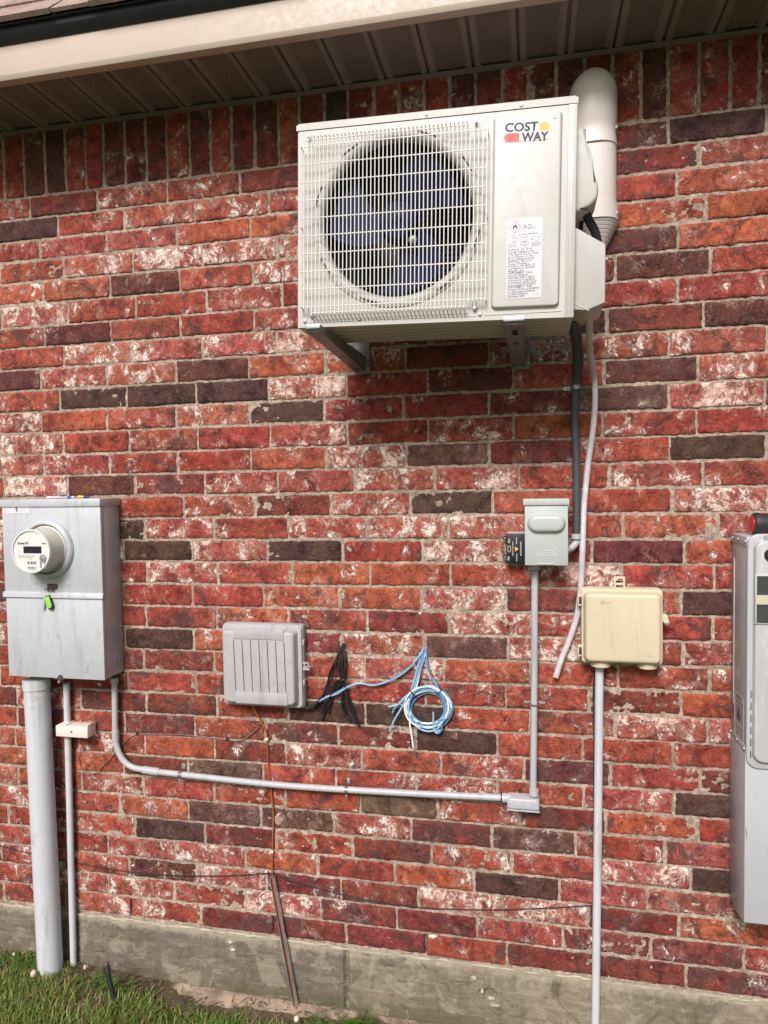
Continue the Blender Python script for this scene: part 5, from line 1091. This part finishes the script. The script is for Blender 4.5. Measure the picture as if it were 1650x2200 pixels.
bm = NB(); tube(bm, [AT(*p) for p in ((561, 1552, -.012), (552, 1566, -.012), (539, 1578, -.010), (524, 1588, -.009), (509, 1592, -.009), (489, 1589, -.009), (450, 1585, -.009), (415, 1581, -.009), (382, 1578, -.009), (340, 1577, -.009), (297, 1577, -.009), (280, 1584, -.009), (268, 1594, -.010), (254, 1608, -.011), (238, 1628, -.011), (222, 1645, -.011), (208, 1659, -.010), (196, 1663, -.009), (184, 1660, -.009), (173, 1646, -.009), (169, 1626, -.010), (175, 1612, -.011), (182, 1606, -.012))], .0016, 7, 6); obj('strand', bm, M_br, bw)
for (px, py) in ((294, 1576), (488, 1588)):
    p = AT(px, py, -.010); bm = NB(); rbox(bm, p.x-.004, p.x+.004, -.0125, -.006, p.z-.0045, p.z+.0035, .001); obj('staple', bm, M_blackp, bw)
lw_ = thing('long_black_wire', 'thin black wire sagging across the lower bricks from the left edge to the white pipe', 'wire', AT(573, 1876, -.01))
bm = NB(); tube(bm, [AT(px, py, -.0085-.001*(i % 2)) for i, (px, py) in enumerate(((-60, 1800), (0, 1817), (64, 1834), (127, 1847), (191, 1859), (276, 1873), (361, 1880.5), (467, 1882), (530, 1880), (573, 1876.5), (600, 1883), (640, 1897), (685, 1909), (770, 1930), (855, 1944), (920, 1951), (982, 1953.5), (1045, 1955), (1109, 1954), (1194, 1950), (1250, 1947), (1279, 1945)))], .0018, 7, 5); obj('strand', bm, M_rubber, lw_)
p = AT(573, 1874, -.010); bm = NB(); rbox(bm, p.x-.005, p.x+.003, -.012, -.006, p.z-.001, p.z+.004, .001); obj('wire_clip', bm, M_bb, lw_)
# metal guard over the buried end of the orange cable
ga, gb = AT(585, 1884, -.016), AT(634, 2150, -.022)
ug = thing('cable_guard', 'split metal guard channel leaning down the concrete footing with the orange cable inside', 'cable guard', gb)
def channel(a, b_, r_, t, open_deg, taper=0):
    bm = NB(); d_ = (b_-a).normalized(); s = d_.cross(Vector((0, 1, 0))).normalized(); u = s.cross(d_); u = -u if u.y > 0 else u
    rows = []
    for f in np.linspace(0, 1, 10):
        c_ = a+(b_-a)*f; rr2 = r_*(1-taper*f); row = []
        for rad, seq in ((rr2, range(17)), (rr2-t, range(16, -1, -1))):
            for k in seq:
                an = R(90+open_deg/2+(360-open_deg)*k/16); row.append(c_+(s*math.cos(an)+u*math.sin(an))*rad)
        rows.append(row)
    return loft(bm, rows)
obj('channel', channel(ga, gb, .0105, .0010, 62), M_steel, ug)
obj('tip', channel(gb, gb+(gb-ga).normalized()*.042, .0115, .0010, 60, .55), M_steel, ug)
p = AT(637, 2190, -.12); bm = NB(); lathe(bm, [(.001, .009), (.006, .008), (.008, .004), (.0085, 0), (.005, -.006)], (p.x, p.y, p.z), 'z', 16); tag(obj('white_pebble', bm, M_bb), 'small white stone poking out of the clover below the metal cable guard', 'pebble')

# ================================================================== cabinet at the right edge
cab = thing('grey_cabinet', 'tall grey metal cabinet at the right edge of the photo with a windowed door', 'cabinet', (2.35, -.006, .3))
X0c, X1c, YFc = 2.172, 2.56, -.158
ztop = 1.392; zsp = AT(1571, 1576, -.004).z; zbt = AT(1612, 1985, YFc).z
bm = NB(); rbox(bm, X0c, X1c, YFc+.003, -.007, zsp, ztop, .0012); obj('upper_shell', bm, M_panel, cab)
bm = NB(); prism(bm, [(YFc+.001, zsp-.0015), (YFc+.001, zbt+.002), (YFc+.006, zbt), (-.05, zbt-.020), (-.007, AT(1572, 1905, -.007).z), (-.007, zsp-.0015)], X0c-.0025, X1c+.0025, 'yz', .001, 2); obj('lower_cover', bm, M_panel, cab)
bm = NB(); rbox(bm, X0c-.0022, X0c-.0002, YFc+.004, -.008, ztop-.026, ztop-.001, .0006); obj('side_lip', bm, M_panel, cab)
bm = NB(); rbox(bm, X0c-.002, X0c, YFc+.004, -.008, zsp-.001, zsp+.018, .0006); obj('side_seam', bm, M_panel, cab)
for (yy, zz) in ((-.02, ztop-.013), (-.075, ztop-.013), (-.145, ztop-.013), (-.012, zsp+.010), (-.075, zsp+.009), (-.145, zsp+.009)):
    bm = NB(); lathe(bm, [(.0040, 0), (.0038, -.002), (.002, -.0035), (.001, -.0037)], (X0c-.002, yy, zz), 'x', 12); obj('side_screw', bm, M_steel, cab)
bm = NB(); rbox(bm, X0c-.0012, X0c+.001, -.034, -.031, zsp+.1, ztop-.07, .0005); obj('pressed_rib', bm, M_wire, cab)
# embossed plate on the flank
bm = NB(); zA, zB = AT(1585, 1492, -.08).z, AT(1592, 1600, -.11).z
for r_ in ((-.048, -.046, zB, zA), (-.132, -.130, zB, zA)): rbox(bm, X0c-.0012, X0c+.001, r_[0], r_[1], r_[2], r_[3])
for z in (zB, zA, zA-.012, zA-.085): rbox(bm, X0c-.0012, X0c+.001, -.131, -.047, z-.001, z+.001)
obj('embossed_frame', bm, M_panel, cab, False)
def side_text(s_, y, z, size, m):
    b2 = text_bm(s_, 0, 0, 0, size, .01)
    for v in b2.verts: v.co = Vector((X0c-.0013, y-v.co.x, z+v.co.z))
    return obj('side_lettering', b2, m, cab, False)
side_text('WARNING', -.052, zA-.010, .011, M_grey_ink)
for j, s_ in enumerate(('SHOCK HAZARD', 'DISCONNECT ALL', 'POWER BEFORE', 'SERVICING UNIT', 'KEEP COVER', 'CLOSED')): side_text(s_, -.052, zA-.100-.014*j, .0085, M_wire)
bm = NB(); cy_, cz_ = -.09, zA-.050; prism(bm, [(cy_+.022, cz_-.018), (cy_-.022, cz_-.018), (cy_, cz_+.02)], X0c-.0006, X0c-.0014, 'yz'); obj('shock_mark', bm, M_grey_ink, cab)
# door
dA, dB = AT(1606, 1148, YFc).z, AT(1606, 1648, YFc).z
dz1_, dz0_ = AT(1640, 1147, YFc).z, AT(1640, 1651, YFc).z; dx0_ = X0c-.0015; dw = X1c-dx0_
bm = NB(); pad(bm, dx0_+dw/2, (dz0_+dz1_)/2, dw, dz1_-dz0_, .030, YFc+.003, YFc-.006, .003, 8, 3); door = obj('door', bm, M_panel, cab)
bm = NB(); ix0 = AT(1618, 1300, YFc-.01).x; iz1, iz0 = AT(1640, 1160, YFc-.01).z, AT(1640, 1640, YFc-.01).z
pad(bm, (ix0+X1c-.015)/2, (iz0+iz1)/2, X1c-.015-ix0, iz1-iz0, .024, YFc-.005, YFc-.018, .005, 8, 4, .003); dp = child(obj('door_panel', bm, plain('scuffed_grey_paint', (.45, .45, .465), .4, .1, var=.06, dirt=(.66, .66, .69), dirt_amt=.6, dscale=12, stretch=(3, 1, .5)), door))
YD = YFc-.018
wx0 = AT(1625, 1290, YD).x; wz1, wzm1, wzm0, wz0 = (AT(1640, q, YD).z for q in (1237, 1278, 1298, 1338))
bm = NB(); rbox(bm, wx0-.004, X1c-.05, YD-.0035, YD+.001, wz0-.004, wz1+.004, .001); child(obj('window_frame', bm, M_panel, door))
M_glass = plain('dark_window', (.055, .056, .050), .12, var=.1, bump=0)
for (a, b_) in ((wz0, wzm0), (wzm1, wz1)): bm = NB(); rbox(bm, wx0, X1c-.055, YD-.0042, YD, a+.0004, b_-.0004); child(obj('window_pane', bm, M_glass, door, False))
bm = NB(); rbox(bm, wx0-.001, X1c-.056, YD-.0046, YD, wzm0, wzm1); child(obj('window_strip', bm, plain('tan_label', (.50, .46, .34), .5), door, False))
for k in range(6):
    z = AT(1617, 1492+26*k, YD+.004).z; bm = NB(); rbox(bm, ix0-.0035, ix0-.0015, YFc-.0075, YFc-.004, z-.012, z+.008, .0003); child(obj('hinge_gap', bm, M_dark, door))
p = AT(1646, 1152, YFc-.006); wscrew('door_screw', (p.x, YFc-.006, p.z-.003), .0065, M_steel, cab)
p = AT(1653, 1192, YD-.004); bm = NB(); lathe(bm, [(.016, .004), (.016, -.006), (.013, -.009)], (p.x+.004, YD, p.z), 'y', 24); child(obj('door_knob', bm, M_blackp, door))
bm = NB(); z = AT(1612, 1790, YFc).z; tube(bm, [(X0c, YFc-.0005, z+.012), (X0c+.002, YFc-.0005, z), (X0c+.0015, YFc-.0005, z-.012)], .0007, 5); obj('paint_chip', bm, M_grey_ink, cab)
# tool on the cabinet
tx, tz = AT(1616, 1122, -.10).x, ztop
tl_ = thing('power_tool', 'black and red rubber gripped power tool lying on top of the right hand cabinet', 'tool', (tx+.1, -.10, ztop))
M_tr = plain('red_rubber', (.72, .02, .03), .4, var=.05); M_tb = plain('black_rubber', (.022, .020, .023), .55, var=.2)
rT = .031; zc_ = ztop+rT+.001; YT = -.098
bm = NB(); lathe(bm, [(.016, 0), (.026, .001), (rT-.001, .005), (rT, .012), (rT-.002, .026), (rT-.004, .05), (rT-.004, .16), (rT-.010, .20), (.012, .205)], (tx, YT, zc_), 'x', 32); obj('grip_body', bm, M_tb, tl_)
bm = NB(); lathe(bm, [(.0225, .003), (.0220, -.001), (.001, -.0025)], (tx, YT, zc_), 'x', 28); obj('end_cap', bm, M_tr, tl_)
for (a0, a1) in ((58, 112), (238, 290)):
    bm = NB(); A_, B_ = [], []
    for k in range(9):
        a = R(a0+(a1-a0)*k/8); r3 = rT-.0015
        A_.append(bm.verts.new((tx+.024, YT+r3*math.cos(a), zc_+r3*math.sin(a)))); B_.append(bm.verts.new((tx+.15, YT+(r3-.001)*math.cos(a), zc_+(r3-.001)*math.sin(a))))
    for k in range(8): bm.faces.new((A_[k], A_[k+1], B_[k+1], B_[k]))
    bmesh.ops.solidify(bm, geom=bm.faces[:], thickness=.004); obj('red_insert', bm, M_tr, tl_)

# ================================================================== ground, grass, things in it
def gh(x, y):
    f = min(1, max(0, (x-.05)/.5)); return -.187-.035*f*f*(3-2*f)-.03*min(1, max(0, -y-.1)/2)+.012*noise.noise((x*3, y*3, 1))+.006*noise.noise((x*11, y*11, 2))
gx = np.concatenate([np.arange(-2.4, 4.8, .04)]); gy = np.arange(-2.6, .06, .03)
V = [(x, y, gh(x, y)) for x in gx for y in gy]; a, b_ = len(gx), len(gy)
F = [(i*b_+j, (i+1)*b_+j, (i+1)*b_+j+1, i*b_+j+1) for i in range(a-1) for j in range(b_-1)]
# skirts out to the horizon
edge = [(gx[0], gy[0]), (gx[-1], gy[0]), (gx[-1], gy[-1]), (gx[0], gy[-1])]
idx = [0, (a-1)*b_, (a-1)*b_+b_-1, b_-1]; k0 = len(V); BIG = 220
V += [(-BIG, -BIG, -.26), (BIG, -BIG, -.26), (BIG, BIG, -.26), (-BIG, BIG, -.26)]
sidesets = [[i*b_ for i in range(a)], [(a-1)*b_+j for j in range(b_)], [(a-1-i)*b_+b_-1 for i in range(a)], [b_-1-j for j in range(b_)]]
for s_, ids in enumerate(sidesets):
    A_, B_ = k0+s_, k0+(s_+1) % 4; mid = len(ids)//2
    for q in range(mid): F.append((A_, ids[q+1], ids[q]))
    F.append((A_, B_, ids[mid]))
    for q in range(mid, len(ids)-1): F.append((B_, ids[q+1], ids[q]))
me = bpy.data.meshes.new('ground'); me.from_pydata(V, [], F); me.shade_smooth()
def ground_mat():
    m, nt, b = newmat('soil'); co = coords(nt); n1 = noise_(nt, co, 7, 6, .65, .4); n2 = noise_(nt, co, 60, 5, .7); n3 = noise_(nt, co, .8, 5, .6)
    g = nd(nt, 'ShaderNodeNewGeometry'); s = nd(nt, 'ShaderNodeSeparateXYZ'); nt.links.new(g.outputs['Position'], s.inputs[0])
    c = mix_(nt, mrange(nt, n1, .35, .65), (.075, .050, .030), (.16, .115, .065)); c = mix_(nt, mrange(nt, n2, .5, .62), c, (.05, .07, .02))
    far = mrange(nt, s.outputs[1], -1.2, -2.4); c = mix_(nt, far, c, mix_(nt, mrange(nt, n3, .35, .65), (.055, .095, .022), (.085, .12, .035)))
    nt.links.new(c, b.inputs['Base Color']); b.inputs['Roughness'].default_value = .95; bump_(nt, b, n2, .9, .008); return m
me.materials.append(ground_mat()); g_ = bpy.data.objects.new('ground', me); C.objects.link(g_); g_['kind'] = 'structure'
# grass: bent tapering blades, thin near the footing, thick in the lawn
def grass_mat():
    m, nt, b = newmat('grass'); a_ = nd(nt, 'ShaderNodeAttribute', attribute_name='col'); nt.links.new(a_.outputs['Color'], b.inputs['Base Color'])
    b.inputs['Roughness'].default_value = .5; b.inputs['Specular IOR Level'].default_value = .35
    tr = nd(nt, 'ShaderNodeBsdfTranslucent'); mx = nd(nt, 'ShaderNodeMixShader'); mx.inputs[0].default_value = .25
    nt.links.new(a_.outputs['Color'], tr.inputs[0]); out = nt.nodes['Material Output']
    nt.links.new(b.outputs[0], mx.inputs[1]); nt.links.new(tr.outputs[0], mx.inputs[2]); nt.links.new(mx.outputs[0], out.inputs[0]); return m
V = []; F = []; CL = []
def dens(x, y):
    d = -y; k = min(1, max(0, (d-.055-.045*min(1, max(0, x/.5)))/.07))
    patch = noise.noise((x*4, y*5, 8)); k *= .15+.85*min(1, max(0, .62+patch*2.8))
    if x < -.02: k = max(k, .45)
    q = math.hypot((x-.10)/.13, (y+.13)/.09)
    if q < 1: k *= .35
    return k
def blade(x, y, L, wd, lean, az, col):
    z = gh(x, y)-.004; dx, dy = math.cos(az), math.sin(az); px_, py_ = -dy*wd/2, dx*wd/2; n0 = len(V)
    for (t, s) in ((0, 1), (.4, .85), (.75, .55)):
        f = lean*t*t; hx = L*t*(1-.35*lean*t)
        V.append((x+dx*f*L-px_*s, y+dy*f*L-py_*s, z+hx)); V.append((x+dx*f*L+px_*s, y+dy*f*L+py_*s, z+hx))
    V.append((x+dx*lean*L, y+dy*lean*L, z+L*(1-.35*lean)))
    F.extend([(n0, n0+1, n0+3, n0+2), (n0+2, n0+3, n0+5, n0+4), (n0+4, n0+5, n0+6)]); CL.extend([col]*7)
GC = [(.11, .20, .025), (.15, .26, .04), (.07, .14, .02), (.21, .30, .055), (.30, .30, .10), (.30, .22, .11)]
def add_grass(n, x0, x1, y0, y1, big=1):
    for _ in range(n):
        x, y = random.uniform(x0, x1), random.uniform(y0, y1)
        if random.random() > dens(x, y): continue
        if y > -.012: continue
        nearwall = y > -.14
        c = random.choice(GC); j = random.uniform(.7, 1.25)
        if nearwall and random.random() < .45: c = random.choice([(.26, .19, .09), (.18, .13, .06), (.11, .10, .035)])
        blade(x, y, random.uniform(.022, .062)*(.65 if nearwall else 1)*big, random.choice((.0022, .003, .004, .0058))*big, random.uniform(.2, 1.1), random.uniform(0, 6.28), (c[0]*j, c[1]*j, c[2]*j, 1))
add_grass(70000, -.75, 1.25, -.55, -.01); add_grass(22000, -1.8, 4.2, -1.3, -.5, 1.5); add_grass(13000, -2.2, 4.6, -2.5, -1.2, 2.2); add_grass(26000, 1.2, 4.4, -.7, -.02, 1.2); add_grass(6000, -2.2, -.7, -1.2, -.02, 1.2)
# clover leaves near the cable guard and the pipes
for _ in range(900):
    cx_, cy_ = random.choice(((.98, -.12), (.92, -.15), (.55, -.17), (.15, -.10), (-.2, -.06), (1.05, -.09))); x, y = cx_+random.gauss(0, .06), cy_+random.gauss(0, .03)
    if y > -.015: continue
    z = gh(x, y)+random.uniform(.006, .026); s = random.uniform(.004, .0075); a0 = random.uniform(0, 6); j = random.uniform(.7, 1.3); col = (.08*j, .17*j, .025*j, 1)
    for k in range(3):
        a = a0+k*2.1; n0 = len(V); ux, uy = math.cos(a), math.sin(a)
        V.extend([(x, y, z), (x+ux*s-uy*s*.6, y+uy*s+ux*s*.6, z+.002), (x+ux*s*1.5, y+uy*s*1.5, z+.0015), (x+ux*s+uy*s*.6, y+uy*s-ux*s*.6, z+.002)]); F.append((n0, n0+1, n0+2, n0+3)); CL.extend([col]*4)
# straw and dead leaves
for _ in range(1500):
    x, y = random.uniform(-.5, 1.2), random.uniform(-.30, -.02); z = gh(x, y)+random.uniform(.001, .012); a = random.uniform(0, 6.28); L_ = random.uniform(.008, .03); wd = random.uniform(.0015, .005); n0 = len(V)
    ux, uy = math.cos(a), math.sin(a); zz = z+random.uniform(-.004, .01)
    V.extend([(x-uy*wd/2, y+ux*wd/2, z), (x+uy*wd/2, y-ux*wd/2, z), (x+ux*L_+uy*wd/3, y+uy*L_-ux*wd/3, zz), (x+ux*L_-uy*wd/3, y+uy*L_+ux*wd/3, zz)]); F.append((n0, n0+1, n0+2, n0+3))
    c = random.choice([(.30, .21, .11), (.20, .13, .07), (.38, .30, .18), (.12, .08, .04)]); CL.extend([(*c, 1)]*4)
me = bpy.data.meshes.new('grass'); me.from_pydata(V, [], F); at_ = me.attributes.new('col', 'FLOAT_COLOR', 'POINT'); at_.data.foreach_set('color', np.array(CL, dtype=np.float32).ravel())
me.materials.append(grass_mat()); go = bpy.data.objects.new('grass', me); C.objects.link(go); go['kind'] = 'stuff'; go['label'] = 'green lawn grass with clover and straw along the footing'
# old sprinkler riser sticking out of the soil
sp0 = AT(231, 2086, -.14); sb0 = AT(243, 2140, -.155)
sr = thing('sprinkler_riser', 'short black broken irrigation pipe leaning out of the grass near the footing', 'pipe', sb0)
bm = NB(); tube(bm, [sp0, sb0, sb0+(sb0-sp0)*.8], .0078, 14); obj('stem', bm, M_blackp, sr)
up_ = (sp0-sb0).normalized(); bm = NB(); tube(bm, [sp0-up_*.004, sp0+up_*.016], .0105, 14); obj('collar', bm, M_tb, sr)
bm = NB(); lump(bm, tuple(sp0+up_*.020), (.009, .009, .011), 5, 2, .4); obj('broken_cap', bm, M_rust, sr)
M_stone = plain('pale_stone', (.55, .43, .32), .9, var=.15, bump=.3)
for (px, py, Y, s, lb) in ((72, 2092, -.13, .013, 'round tan pebble in the grass left of the thick pipe'), (183, 2078, -.06, .008, 'small whitish pebble on the soil right of the thin pipe'), (30, 2050, -.05, .006, 'tiny pale pebble at the footing near the left edge')):
    p = AT(px, py, Y); z_ = p.z; bm = NB(); lump(bm, (p.x, Y, z_), (s*.75, s*.8, s), px, 3, .15); tag(obj('pebble', bm, M_stone), lb, 'pebble')
